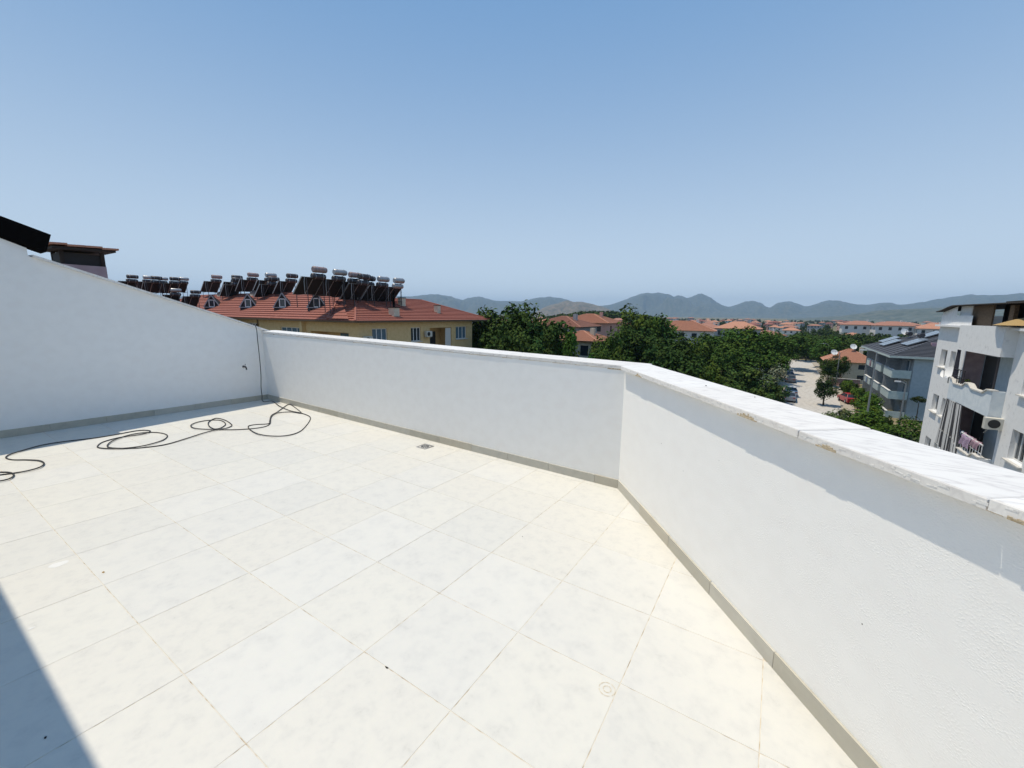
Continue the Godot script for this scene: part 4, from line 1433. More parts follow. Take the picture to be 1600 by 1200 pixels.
func near_houses():
	var list := [
		["house", "house with grey brown hip roof just behind the big trees", Vector3(-31.5, 0, -66.5), 0.0, 9.0, 8.0, 11.0, 1.6, M.grey_wall, M.terracotta[3], 3, 2],
		["house", "pink house under an orange tiled roof behind the grey roofed house", Vector3(-37.0, 0, -92.0), 0.0, 12.0, 10.0, 11.2, 1.9, M.pink, M.terracotta[1], 4, 3],
		["house", "long house with dark red roof between the tree groups", Vector3(-30.5, 0, -106.0), 0.2, 13.0, 9.0, 9.2, 1.7, M.grey_wall, M.terracotta[2], 3, 4],
		["house", "pale cream house half hidden by the small conical tree", Vector3(-24.0, 0, -57.0), 0.0, 6.5, 6.0, 9.4, 1.2, M.cream, M.terracotta[1], 3, 2],
		["house", "white house with broad orange hip roof above the park trees", Vector3(-21.0, 0, -118.0), 0.1, 14.5, 10.0, 9.3, 2.3, M.white_wall, M.terracotta[1], 3, 5],
		["house", "grey walled house with orange roof beyond the park trees", Vector3(-10.5, 0, -148.0), 0.0, 12.0, 9.0, 9.3, 2.2, M.grey_wall, M.terracotta[1], 3, 4],
		["house", "low white house with tiled roof behind the end of the road", Vector3(-3.0, 0, -165.0), 0.3, 9.0, 7.0, 7.0, 1.5, M.white_wall, M.terracotta[3], 2, 3],
		["house", "small house with orange roof carrying satellite dishes beside the road", Vector3(13.0, 0, -110.0), 0.0, 7.6, 7.0, 4.2, 2.4, M.cream, M.terracotta[1], 2, 2],
		["house", "long white arcaded building with orange roof past the slate coloured roof", Vector3(53.0, 0, -190.0), -0.15, 19.0, 8.0, 7.6, 1.3, M.white_wall, M.terracotta[1], 2, 9],
	]
	for h in list:
		var t := thing(h[0], h[1], "house", h[2], h[3])
		house_parts(t, h[4], h[5], h[6], h[7], h[8], h[9], 0.36 if h[2].length() < 130 else 0.0, h[10], h[11])
	for p in [[10.2, 5.0, -107.2, "white dish nearest the road on the small orange roof"], [13.4, 6.2, -109.4, "white dish by the ridge of the small orange roof"]]:
		dish("satellite_dish", p[3], Vector3(p[0], p[1], p[2]), 0.6, M.white_plastic, 0.3)
	var sh := thing("shed", "low shed with grey sheet metal roof beside the dark red roof", "shed", Vector3(-27.0, 0, -118.0))
	var st := S()
	span(st, Vector3(-6, 0, -4), Vector3(6, 9.3, 4))
	obj("wall", st, M.grey_wall, sh)
	st = S()
	box(st, Vector3(0, 9.75, 0), Vector3(13, 0.12, 9), Basis(Vector3.RIGHT, 0.1))
	obj("roof", st, M.grey_paint, sh)
	var pw := thing("garden_wall", "low pink garden wall in front of the small orange roofed house", "wall", Vector3(11.6, 0, -100))
	st = S()
	span(st, Vector3(-2.2, 0, -0.1), Vector3(2.4, 1.5, 0.1))
	obj("wall", st, M.pink, pw)
	st = S()
	span(st, Vector3(-2.25, 1.5, -0.16), Vector3(2.45, 1.58, 0.16))
	obj("capping", st, M.stone, pw)

func town():
	var protos := []
	var specs := [
		[11.0, 9.0, 8.6, 2.2, M.white_wall, M.terracotta[1], 3, 3, "far white house with orange tiled hip roof in the valley town"],
		[14.0, 10.0, 9.6, 2.0, M.white_wall, M.terracotta[3], 3, 4, "far white block with brick coloured hip roof in the valley town"],
		[10.0, 9.0, 7.4, 2.1, M.cream, M.terracotta[1], 2, 3, "far cream house with orange tiled hip roof in the valley town"],
		[12.0, 9.0, 8.8, 1.8, M.pink, M.terracotta[2], 3, 3, "far pink house with dark red hip roof in the valley town"],
		[13.0, 9.0, 10.4, 1.8, M.grey_wall, M.terracotta[3], 3, 4, "far grey block with brick coloured hip roof in the valley town"],
	]
	var r := RandomNumberGenerator.new()
	r.seed = 99
	var spots := []
	# rows of white blocks on the right
	for q in [[45, -262], [58, -258], [71, -254], [84, -250], [97, -246], [34, -270], [64, -285], [90, -280]]:
		spots.append([Vector3(q[0], 0, q[1]), 0.0 if q[0] % 2 == 0 else 0.1, [1, 0, 4, 4, 1][spots.size() % 5], 1.0])
	var tries := 0
	while spots.size() < 235 and tries < 9000:
		tries += 1
		var az := deg_to_rad(r.randf_range(-44.0, 19.0))
		var D := 150.0 + 800.0 * pow(r.randf(), 1.1)
		var p := Vector3(sin(az) * D, 0, -cos(az) * D)
		if D < 230 and (p.x > -12 or p.x < -95):
			continue
		var ok := true
		for s in spots:
			if s[0].distance_to(p) < 13.5:
				ok = false
		for q in [Vector3(-37, 0, -92), Vector3(-30.5, 0, -106), Vector3(-21, 0, -118), Vector3(-10.5, 0, -148), Vector3(-3, 0, -165), Vector3(-27, 0, -118), Vector3(53, 0, -190)]:
			if q.distance_to(p) < 20.0:
				ok = false
		if ok:
			spots.append([p, [0.0, PI / 2, 0.25, -0.3][r.randi() % 4], r.randi() % 5, r.randf_range(0.6, 0.88)])
	var first := {}
	for s in spots:
		var k: int = s[2]
		if not first.has(k):
			var sp: Array = specs[k]
			var t := thing("town_house", sp[8], "house", s[0], s[1], "houses of the valley town seen over the trees")
			house_parts(t, sp[0], sp[1], sp[2], sp[3], sp[4], sp[5], 0.0, sp[6], sp[7])
			first[k] = t
		else:
			copy_thing(first[k], s[0], s[1], "", s[3])

# ---------------------------------------------------------------- vegetation
func crown(sd: int, leaves: int, leaf: float, lobes: int, c0 := Color(0.022, 0.042, 0.012), c1 := Color(0.06, 0.1, 0.022), cone := 0.0) -> ArrayMesh:
	var r := RandomNumberGenerator.new()
	r.seed = sd
	var L := []
	var nl := lobes * 2
	for i in nl:
		var d := Vector3(r.randfn(), r.randfn() * 0.9, r.randfn()).normalized() * pow(r.randf(), 0.4) * 0.74
		if cone > 0.0:
			d.y = r.randf_range(-0.75, 0.78)
			var k := lerpf(0.62, 0.1, (d.y + 0.75) / 1.53)
			var a := r.randf() * TAU
			d.x = cos(a) * k
			d.z = sin(a) * k
		L.append([d, r.randf_range(0.17, 0.34) * (1.0 - cone * 0.4 * clampf(d.y + 0.5, 0.0, 1.0)), r.randf()])
	var V := PackedVector3Array()
	var N := PackedVector3Array()
	var C := PackedColorArray()
	for i in leaves:
		var l: Array = L[r.randi() % nl]
		var dir := (Vector3(r.randfn(), r.randfn(), r.randfn()).normalized() + Vector3(0, 0.35, 0)).normalized()
		var rad: float = l[1] * pow(r.randf(), 0.3) * r.randf_range(0.88, 1.22)
		var p: Vector3 = l[0] + dir * rad
		var s := leaf * r.randf_range(0.55, 1.25)
		var n := (dir * 0.8 + Vector3(r.randfn(), r.randfn() + 1.5, r.randfn()) * 0.6).normalized()
		var t := n.cross(Vector3(r.randfn(), r.randfn(), r.randfn())).normalized()
		var b := n.cross(t)
		# one leaf colour per kind of tree; single sprays and leaves lean a little to yellow or to blue green
		var hue := (float(l[2]) - 0.5) * 0.5 + (r.randf() - 0.5) * 0.4
		var mid := c0.lerp(c1, 0.62)
		var c := Color(mid.r * (1.0 + hue * 0.7), mid.g, mid.b * (1.0 - hue * 0.5)) * 1.08
		var a0 := p - t * s
		var a1 := p + b * s * 0.55 + n * s * 0.18
		var a2 := p + t * s
		var a3 := p - b * s * 0.55 + n * s * 0.18
		for q in [a0, a1, a2, a0, a2, a3]:
			V.append(q)
			N.append(n)
			C.append(c)
	var arr := []
	arr.resize(Mesh.ARRAY_MAX)
	arr[Mesh.ARRAY_VERTEX] = V
	arr[Mesh.ARRAY_NORMAL] = N
	arr[Mesh.ARRAY_COLOR] = C
	var m := ArrayMesh.new()
	m.add_surface_from_arrays(Mesh.PRIMITIVE_TRIANGLES, arr)
	return m

func trunk_mesh(sd: int) -> ArrayMesh:
	# unit height 1: a tapered stem that forks into limbs
	var r := RandomNumberGenerator.new()
	r.seed = sd
	var st := S()
	tube(st, [Vector3(0, -0.02, 0), Vector3(0.01, 0.2, 0.01), Vector3(-0.01, 0.45, 0), Vector3(0.01, 0.72, 0.01)], 0.032, 0.012, 8)
	for i in 6:
		var y := r.randf_range(0.22, 0.55)
		var a := TAU * i / 6.0 + r.randf()
		var d := Vector3(cos(a), 0, sin(a))
		tube(st, [Vector3(0, y, 0), d * 0.08 + Vector3(0, y + 0.09, 0), d * 0.2 + Vector3(0, y + 0.27, 0)], 0.014, 0.004, 6)
	return mesh_of(st)

func trees():
	var kinds := [
		["broadleaf_tree", "tall dark leafy tree in the group beside the yellow block", "tall trees beside the yellow block"],
		["conical_tree", "small dense conical tree in front of the pale cream house", "small trees by the cream house"],
		["broadleaf_tree", "leafy park tree standing between the far roofs and the terrace parapet", "park trees beyond the parapet"],
		["broadleaf_tree", "broad green tree of the grove where the road ends", "grove by the end of the road"],
		["leafy_shrub", "dark glossy shrub at the road edge before the grove", "shrubs at the road edge"],
		["olive_tree", "silvery grey feathery tree at the road edge", "silvery trees at the road edge"],
		["garden_tree", "green garden tree behind the pavement by the small orange roofed house", "garden trees along the pavement"],
		["round_tree", "small round clipped tree alone at the edge of the road", ""],
		["olive_shrub", "dull green bush below the pale blue block", "bushes below the pale blue block"],
		["garden_shrub", "low bright shrub in the gardens of the pale blue block", "garden shrubs of the pale blue block"],
	]
	var V := [
		[crown(1, 4160, 0.062, 15), crown(2, 4160, 0.062, 17), crown(3, 4160, 0.062, 13)],
		[crown(4, 3680, 0.06, 22, Color(0.03, 0.065, 0.012), Color(0.075, 0.15, 0.025), 1.0)],
		[crown(5, 4160, 0.06, 15, Color(0.02, 0.042, 0.01), Color(0.075, 0.115, 0.022)), crown(6, 4160, 0.06, 18, Color(0.018, 0.034, 0.01), Color(0.05, 0.088, 0.02)), crown(7, 4160, 0.06, 14, Color(0.025, 0.05, 0.01), Color(0.085, 0.135, 0.026))],
		[crown(8, 4160, 0.055, 17, Color(0.02, 0.045, 0.01), Color(0.06, 0.11, 0.02)), crown(9, 4160, 0.055, 15, Color(0.026, 0.055, 0.01), Color(0.075, 0.135, 0.025))],
		[crown(10, 3520, 0.07, 16, Color(0.02, 0.042, 0.014), Color(0.06, 0.1, 0.03)), crown(14, 3520, 0.07, 14, Color(0.03, 0.06, 0.014), Color(0.09, 0.13, 0.03))],
		[crown(11, 3840, 0.05, 16, Color(0.1, 0.12, 0.075), Color(0.22, 0.25, 0.18))],
		[crown(12, 3680, 0.06, 15, Color(0.025, 0.055, 0.012), Color(0.08, 0.14, 0.025)), crown(13, 3680, 0.06, 17)],
		[crown(15, 3680, 0.06, 20, Color(0.018, 0.035, 0.012), Color(0.045, 0.075, 0.022))],
		[crown(16, 3680, 0.055, 16, Color(0.04, 0.055, 0.022), Color(0.1, 0.13, 0.055)), crown(17, 3680, 0.06, 16, Color(0.02, 0.045, 0.01), Color(0.065, 0.12, 0.02))],
		[crown(18, 3000, 0.075, 12, Color(0.03, 0.07, 0.01), Color(0.1, 0.17, 0.03))],
	]
	var tm := [trunk_mesh(1), trunk_mesh(2)]
	var T := [[-33.0,-45.3,13.6,6.0,0],[-30.3,-43.5,14.1,7.0,0],[-27.9,-43.9,14.7,9.0,0],[-25.2,-43.2,14.1,7.0,0],[-23.7,-44.0,13.6,8.0,0],[-21.3,-41.9,12.4,5.0,0],[-25.8,-38.1,12.0,6.0,0],[-22.6,-38.9,11.8,6.0,0],[-27.6,-40.1,11.2,5.0,0],[-18.1,-40.1,11.6,3.8,1],[-20.4,-42.3,9.8,4.0,1],[-17.7,-48.9,11.2,5.0,2],[-15.8,-47.4,11.0,5.0,2],[-16.1,-53.7,12.0,6.0,2],[-15.6,-60.0,15.6,9.0,2],[-13.9,-58.4,12.4,6.0,2],[-14.6,-53.0,10.8,6.0,2],[-15.5,-39.0,9.1,4.0,1],[-15.2,-41.3,9.3,4.0,2],[-11.5,-56.8,10.8,7.0,2],[-9.8,-59.2,11.0,7.0,2],[-8.7,-63.4,10.0,6.0,2],[-9.2,-49.1,9.7,6.0,2],[-6.8,-49.5,8.5,5.0,2],[-5.4,-47.7,7.5,4.0,2],[-10.8,-48.8,10.0,5.0,2],[-9.4,-84.5,10.4,9.0,3],[-8.3,-91.6,10.9,9.0,3],[-5.4,-84.8,11.5,10.0,3],[-3.3,-81.9,11.8,9.0,3],[-2.0,-95.0,10.9,9.0,3],[0.0,-102.0,10.0,9.0,3],[2.8,-125.0,9.6,11.0,3],[-5.7,-77.8,9.3,8.0,3],[-2.9,-74.9,8.8,8.0,3],[-0.9,-82.0,7.7,7.0,3],[-6.8,-69.7,8.7,5.0,3],[0.9,-115.0,7.2,8.0,3],[6.1,-161.9,8.3,12.0,3],[8.0,-151.8,7.7,9.0,3],[-4.4,-65.9,5.9,5.0,4],[-2.7,-64.9,6.3,6.0,4],[0.3,-66.0,4.7,4.0,4],[-1.0,-60.0,4.2,4.0,4],[-2.6,-56.9,4.7,4.0,4],[-4.8,-61.8,5.0,4.0,4],[-0.8,-74.0,6.6,6.0,5],[-1.7,-72.0,5.9,5.0,5],[10.3,-119.7,8.8,7.0,6],[12.0,-129.5,9.0,8.0,6],[14.9,-139.3,8.2,9.0,6],[11.2,-102.8,6.0,4.0,6],[10.4,-134.7,6.5,6.0,6],[8.9,-97.7,5.6,3.6,6],[6.9,-76.7,4.8,3.2,7],[6.0,-51.7,3.8,4.0,8],[6.6,-49.6,4.8,5.0,8],[7.3,-47.4,4.9,5.0,8],[8.1,-46.3,4.4,4.0,8],[8.6,-44.2,4.5,4.0,8],[9.3,-45.0,4.7,3.0,8],[10.3,-46.8,4.8,3.0,8],[10.6,-74.5,3.6,2.4,9],[11.0,-70.4,3.8,2.6,9],[10.8,-66.3,3.6,2.6,9],[10.5,-82.5,3.6,2.2,9]]
	var own := {9: "slim conical tree standing alone before the pale cream house", 10: "low conical tree below the grey brown hip roof", 17: "low bright conical tree at the foot of the park trees", 14: "tallest park tree, its top reaching over the orange roofs", 32: "broad tree standing last in the row beside the road", 38: "dark tree closing the far end of the road", 39: "tree at the road end beside the pavement"}
	var zone := func(x: float, z: float, k: int) -> String:
		if k == 2: return "leafy park tree beside the pale cream house" if x < -13.5 else ("leafy park tree next to the playground slide" if z < -55 else "leafy park tree close below the angled parapet")
		if k == 3: return "broad green tree behind the silvery trees" if z > -83 else "broad green tree of the grove before the grey walled house"
		if k == 0: return "tall dark leafy tree behind the end of the yellow block" if z < -42.5 else "dark leafy tree in front of the tall trees by the yellow block"
		return kinds[k][1]
	var i := 0
	for t in T:
		var k: int = t[4]
		var o := thing(kinds[k][0], own.get(i, zone.call(t[0], t[1], k)), "tree" if not k in [4, 8, 9] else "shrub", Vector3(t[0], 0, t[1]), fmod(i * 2.4, TAU), kinds[k][2])
		var h: float = t[2]
		var w: float = t[3]
		mi("trunk", tm[i % 2], M.bark, o, Transform3D(Basis.from_scale(Vector3(h * 0.8, h * 0.8, h * 0.8)), Vector3.ZERO))
		# crown fills the upper part; shrubs reach the ground
		var low := 0.08 if k in [1, 4, 8, 9] else (0.22 if k != 7 else 0.15)
		var cy := h * (1.0 + low) * 0.5
		var ry := h * (1.0 - low) * 0.5 / 0.93
		mi("crown", V[k][i % V[k].size()], M.leaf, o, Transform3D(Basis.from_scale(Vector3(w * 0.6, ry, w * 0.6)), Vector3(0, cy, 0)))
		i += 1
	# far woods: one mass each
	var tuft := [crown(31, 700, 0.14, 8), crown(32, 700, 0.14, 9, Color(0.02, 0.04, 0.012), Color(0.05, 0.08, 0.02))]
	var r := RandomNumberGenerator.new()
	r.seed = 7
	var wood := []
	for n in 520:
		var az := deg_to_rad(r.randf_range(-28.5, -12.0))
		var D := r.randf_range(360.0, 470.0)
		var hump := 0.65 + 0.5 * sin((rad_to_deg(az) + 28.5) / 16.5 * PI)
		wood.append([Vector3(sin(az) * D, 0, -cos(az) * D), r.randf_range(12, 17) * hump])
	mass("far_wood", "dark wooded rise behind the orange roofs", wood, tuft[0], r)
	wood = []
	for n in 1500:
		var az := deg_to_rad(r.randf_range(-50.0, 24.0))
		var D := 150.0 + 1250.0 * pow(r.randf(), 0.9)
		var p := Vector3(sin(az) * D, 0, -cos(az) * D)
		if D < 300 and p.x > 1.0 and p.x < 12.0 and p.z > -165:
			continue
		wood.append([p, r.randf_range(4.0, 7.6)])
	for n in 420:
		wood.append([Vector3(r.randf_range(8, 75), 0, r.randf_range(-245, -150)), r.randf_range(4.0, 7.0)])
	mass("town_trees", "green gardens and orchards spread between the far houses", wood, tuft[1], r)
	# shrub growth under the park trees
	wood = []
	for n in 260:
		var z := r.randf_range(-80, -36)
		wood.append([Vector3(r.randf_range(-32, -3.5 + (z + 40) * 0.02), 0, z), r.randf_range(1.2, 3.2)])
	for n in 80:
		wood.append([Vector3(r.randf_range(10.8, 13.0), 0, r.randf_range(-100, -44)), r.randf_range(0.8, 1.8)])
	mass("undergrowth", "low green undergrowth beneath the park trees", wood, tuft[1], r)

func mass(called: String, label: String, spots: Array, mesh: Mesh, r: RandomNumberGenerator):
	var mm := MultiMesh.new()
	mm.transform_format = MultiMesh.TRANSFORM_3D
	mm.mesh = mesh
	mm.instance_count = spots.size()
	for i in spots.size():
		var h: float = spots[i][1]
		var b := Basis(Vector3.UP, r.randf() * TAU) * Basis.from_scale(Vector3(h * 0.5, h * 0.56, h * 0.5))
		mm.set_instance_transform(i, Transform3D(b, spots[i][0] + Vector3(0, h * 0.46, 0)))
	var o := MultiMeshInstance3D.new()
	o.name = numbered(called)
	o.multimesh = mm
	o.material_override = M.leaf
	add_child(o)
	tag(o, label, "trees", "", "stuff")

# ---------------------------------------------------------------- street
func car(label: String, at: Vector3, turn: float, paint: Material):
	var t := thing("parked_car", label, "car", at, turn)
	# side profile along z (front at -z), extruded over x with narrowed cabin
	var body := [Vector2(-2.1, 0.28), Vector2(-2.12, 0.62), Vector2(-1.95, 0.8), Vector2(-1.05, 0.95), Vector2(1.75, 0.98), Vector2(2.05, 0.9), Vector2(2.1, 0.3)]
	var st := S()
	for i in body.size():
		var a: Vector2 = body[i]
		var b: Vector2 = body[(i + 1) % body.size()]
		quad(st, Vector3(-0.84, a.y, a.x), Vector3(0.84, a.y, a.x), Vector3(0.84, b.y, b.x), Vector3(-0.84, b.y, b.x))
	for x in [-0.84, 0.84]:
		for i in range(1, body.size() - 1):
			tri(st, Vector3(x, body[0].y, body[0].x), Vector3(x, body[i].y, body[i].x), Vector3(x, body[i + 1].y, body[i + 1].x))
	obj("body", st, paint, t)
	st = S()
	var c0 := [Vector3(-0.8, 0.95, -1.0), Vector3(0.8, 0.95, -1.0), Vector3(0.8, 0.97, 1.72), Vector3(-0.8, 0.97, 1.72)]
	var c1 := [Vector3(-0.6, 1.42, -0.25), Vector3(0.6, 1.42, -0.25), Vector3(0.6, 1.42, 1.25), Vector3(-0.6, 1.42, 1.25)]
	for i in 4:
		var j := (i + 1) % 4
		quad(st, c0[i], c0[j], c1[j], c1[i])
	obj("windows", st, M.glass, t)
	st = S()
	box(st, Vector3(0, 1.435, 0.5), Vector3(1.22, 0.04, 1.55))
	for x in [-1, 1]:
		for q in [[-1.0, -0.25], [0.35, 0.4], [1.72, 1.25]]:
			bar(st, Vector3(x * 0.81, 0.96, q[0]), Vector3(x * 0.61, 1.42, q[1]), 0.06)
	obj("roof", st, paint, t)
	for x in [-0.78, 0.78]:
		for z in [-1.3, 1.3]:
			st = S()
			tube(st, [Vector3(x - 0.1, 0.31, z), Vector3(x + 0.1, 0.31, z)], 0.31, 0.31, 16)
			var w := obj("wheel", st, M.tyre, t)
			st = S()
			var s := signf(x)
			tube(st, [Vector3(x + s * 0.1, 0.31, z), Vector3(x + s * 0.115, 0.31, z)], 0.19, 0.19, 12)
			obj("rim", st, M.steel, w)
	for x in [-0.6, 0.6]:
		st = S()
		box(st, Vector3(x, 0.68, -2.08), Vector3(0.34, 0.13, 0.1))
		obj("headlight", st, M.lamp_glass, t)
		st = S()
		box(st, Vector3(x, 0.75, 2.08), Vector3(0.3, 0.14, 0.08))
		obj("tail_light", st, M.red_paint, t)

func lamp_post(label: String, at: Vector3, h: float, arm: Vector3, group := ""):
	var t := thing("street_lamp", label, "street lamp", at, 0.0, group)
	var st := S()
	tube(st, [Vector3(0, 0, 0), Vector3(0, h * 0.5, 0), Vector3(0, h, 0)], 0.1, 0.055, 10)
	obj("pole", st, M.galvanised, t)
	st = S()
	tube(st, [Vector3(0, h - 0.05, 0), Vector3(0, h + 0.12, 0) + arm * 0.4, Vector3(0, h + 0.18, 0) + arm], 0.04, 0.035, 8)
	obj("arm", st, M.galvanised, t)
	st = S()
	box(st, Vector3(0, h + 0.17, 0) + arm * 1.2, Vector3(0.24 + absf(arm.x) * 0.35, 0.1, 0.24 + absf(arm.z) * 0.35))
	obj("lamp_head", st, M.white_plastic, t)

func street():
	car("dark blue car parked where the road meets the grove", Vector3(3.0, 0.01, -107), 0.05, M.blue_paint)
	car("grey car parked in the shade of the grove", Vector3(3.2, 0.01, -101), -0.03, M.grey_paint)
	car("white car parked just before the dark car", Vector3(3.2, 0.01, -113), 0.0, M.white_paint)
	car("white car parked beside the silvery tree", Vector3(2.9, 0.01, -84), 0.04, M.white_paint)
	car("silver car parked by the dark glossy shrubs", Vector3(2.6, 0.01, -78), -0.02, M.steel)
	car("red car parked among the garden shrubs", Vector3(10.3, 0.14, -81), 0.2, M.red_paint)
	lamp_post("tall lamp post standing in front of the pale blue block", Vector3(8.7, 0, -55.3), 9.6, Vector3(-0.9, 0, 0))
	lamp_post("shorter lamp post near the white block corner", Vector3(10.4, 0, -51), 7.1, Vector3(-0.5, 0, 0))
	lamp_post("street lamp beside the small conical tree", Vector3(-15.9, 0, -36.2), 8.4, Vector3(0.9, 0, 0))
	lamp_post("slim lamp post on the pavement near the garden trees", Vector3(10.1, 0, -118), 7.0, Vector3(-1.0, 0, 0))
	lamp_post("slim lamp post by the small orange roofed house", Vector3(10.2, 0, -98), 6.6, Vector3(-0.8, 0, 0))
	# playground slide
	var t := thing("playground_slide", "bright green playground slide under the trees", "slide", Vector3(-9.0, 0, -70.5), 0.6)
	var st := S()
	for x in [-0.35, 0.35]:
		tube(st, [Vector3(x, 0, 0), Vector3(x, 2.6, 0)], 0.05, 0.05, 6)
	obj("frame", st, M.green_plastic, t)
	st = S()
	box(st, Vector3(0, 1.1, 1.5), Vector3(0.7, 0.06, 3.6), Basis(Vector3.RIGHT, 0.6))
	box(st, Vector3(0.37, 1.2, 1.5), Vector3(0.06, 0.28, 3.6), Basis(Vector3.RIGHT, 0.6))
	box(st, Vector3(-0.37, 1.2, 1.5), Vector3(0.06, 0.28, 3.6), Basis(Vector3.RIGHT, 0.6))
	obj("chute", st, M.green_plastic, t)
	for y in [0.5, 1.0, 1.5, 2.0]:
		st = S()
		bar(st, Vector3(-0.35, y, 0), Vector3(0.35, y, 0), 0.05)
		obj("rung", st, M.galvanised, t)
	# umbrella shaped little tree against the pale blue wall
	var u := thing("topiary_tree", "small flat topped tree against the pale blue end wall", "tree", Vector3(16.0, 0, -71.2))
	st = S()
	tube(st, [Vector3(0, 0, 0), Vector3(0.03, 1.2, 0), Vector3(0, 2.5, 0)], 0.07, 0.04, 7)
	obj("trunk", st, M.bark, u)
	mi("crown", crown(77, 1500, 0.1, 10, Color(0.02, 0.035, 0.012), Color(0.04, 0.06, 0.02)), M.leaf, u, Transform3D(Basis.from_scale(Vector3(1.1, 0.55, 1.0)), Vector3(0, 2.8, 0)))

# ---------------------------------------------------------------- solar water heaters
func heater(tank: Material, tank2: Material, label: String, group: String, at: Vector3) -> Node3D:
	var t := thing("solar_water_heater", label, "solar water heater", at, 0.0, group)
	var slope := Vector3(-0.72, -0.69, 0).normalized()
	var up := Vector3(-0.69, 0.72, 0).normalized()
	var topc := Vector3(-0.1, 1.62, 0)
	for z in [-0.53, 0.53]:
		var st := S()
		box(st, topc + slope * 1.0 + Vector3(0, 0, z), Vector3(2.0, 0.09, 1.0), Basis(slope, up, slope.cross(up)))
		var p := obj("collector", st, M.collector, t)
		st = S()
		for e in [-0.51, 0.51]:
			bar(st, topc + Vector3(0, 0, z + e) + up * 0.01, topc + slope * 2.02 + Vector3(0, 0, z + e) + up * 0.01, 0.035, 0.12)
		obj("edge_strip", st, M.galvanised, p)
	for q in [[Vector3(0.12, 2.3, -0.5), 0.27, tank], [Vector3(0.02, 1.74, -0.42), 0.25, tank2]]:
		var st := S()
		var c: Vector3 = q[0]
		var r: float = q[1]
		tube(st, [c + Vector3(0, 0, -0.62), c + Vector3(0, 0, -0.57), c + Vector3(0, 0, 0.57)], r * 0.8, r, 16)
		tube(st, [c + Vector3(0, 0, 0.57), c + Vector3(0, 0, 0.63)], r, r * 0.8, 16)
		var k := obj("tank", st, q[2], t)
		st = S()
		for z in [-0.36, 0.36]:
			tube(st, [c + Vector3(0, 0, z - 0.025), c + Vector3(0, 0, z + 0.025)], r + 0.008, r + 0.008, 16)
		obj("strap", st, M.galvanised, k)
	for z in [-0.75, 0.75]:
		var st := S()
		bar(st, Vector3(0.2, -1.3, z), Vector3(0.1, 2.0 if z < 0 else 1.55, z), 0.05)
		bar(st, Vector3(-1.5, -0.9, z), Vector3(-1.5, 0.25, z), 0.045)
		bar(st, Vector3(0.2, 0.2, z), Vector3(-1.5, 0.15, z), 0.04)
		obj("stand", st, M.dark_tank, t)
	var s4 := S()
	tube(s4, [Vector3(0.1, 1.6, 0.9), Vector3(0.15, 1.2, 1.0), Vector3(0.1, 0.2, 0.95)], 0.02, 0.02, 6)
	obj("pipe", s4, M.tank, t)
	return t

func heaters():
	var spotsB := [[-34.0, 14.23, -22.3, 2], [-34.0, 14.18, -24.3, 0], [-35.2, 14.2, -26.8, 2], [-33.2, 13.93, -26.3, 1], [-33.5, 13.9, -28.8, 0], [-33.5, 13.9, -30.8, 3]]
	var g := "solar water heaters crowded on the yellow block roof"
	var kinds := [[M.tank, M.dark_tank, "solar water heater with bright upper tank on the yellow block roof"], [M.dark_tank, M.dark_tank, "solar water heater with two dark tanks on the yellow block roof"], [M.rusty_tank, M.dark_tank, "solar water heater with rusty upper tank on the yellow block roof"], [M.tank, M.tank, "solar water heater with two bright tanks at the end of the yellow block roof"]]
	var first := {}
	for s in spotsB + [[-34.6, 13.95, -28.0, 1]] + [[-67.5, 15.3, -28.5, 2], [-61.8, 15.05, -28.5, 1], [-57.6, 15.2, -28.5, 2], [-53.4, 15.0, -28.5, 0], [-48.8, 14.75, -28.5, 1], [-59.8, 14.6, -27.6, 1], [-51.2, 14.4, -27.6, 1]]:
		var at := Vector3(s[0], s[1], s[2] + 0.5)
		if not first.has(s[3]):
			first[s[3]] = heater(kinds[s[3]][0], kinds[s[3]][1], kinds[s[3]][2], g, at)
		else:
			copy_thing(first[s[3]], at)
	for s in [[-53.0, 14.5, -14.8, 1], [-56.9, 14.75, -17.2, 0], [-52.5, 14.5, -16.5, 1], [-57.6, 14.75, -18.7, 0], [-52.2, 14.5, -17.9, 1], [-55.6, 14.75, -19.9, 0], [-50.3, 13.3, -17.2, 0], [-49.9, 13.2, -18.7, 1]]:
		var c := copy_thing(first[s[3]], Vector3(s[0], s[1], s[2]), 0.0, "solar water heater on the roof of the farther block beyond the sloping wall", 0.68)
		c.set_meta("group", "water heaters on the farther block")

# ---------------------------------------------------------------- small things on the terrace
func floor_pt(x: float, z: float, up := 0.0) -> Vector3:
	return Vector3(x, floor_y(x, z) + up, z)

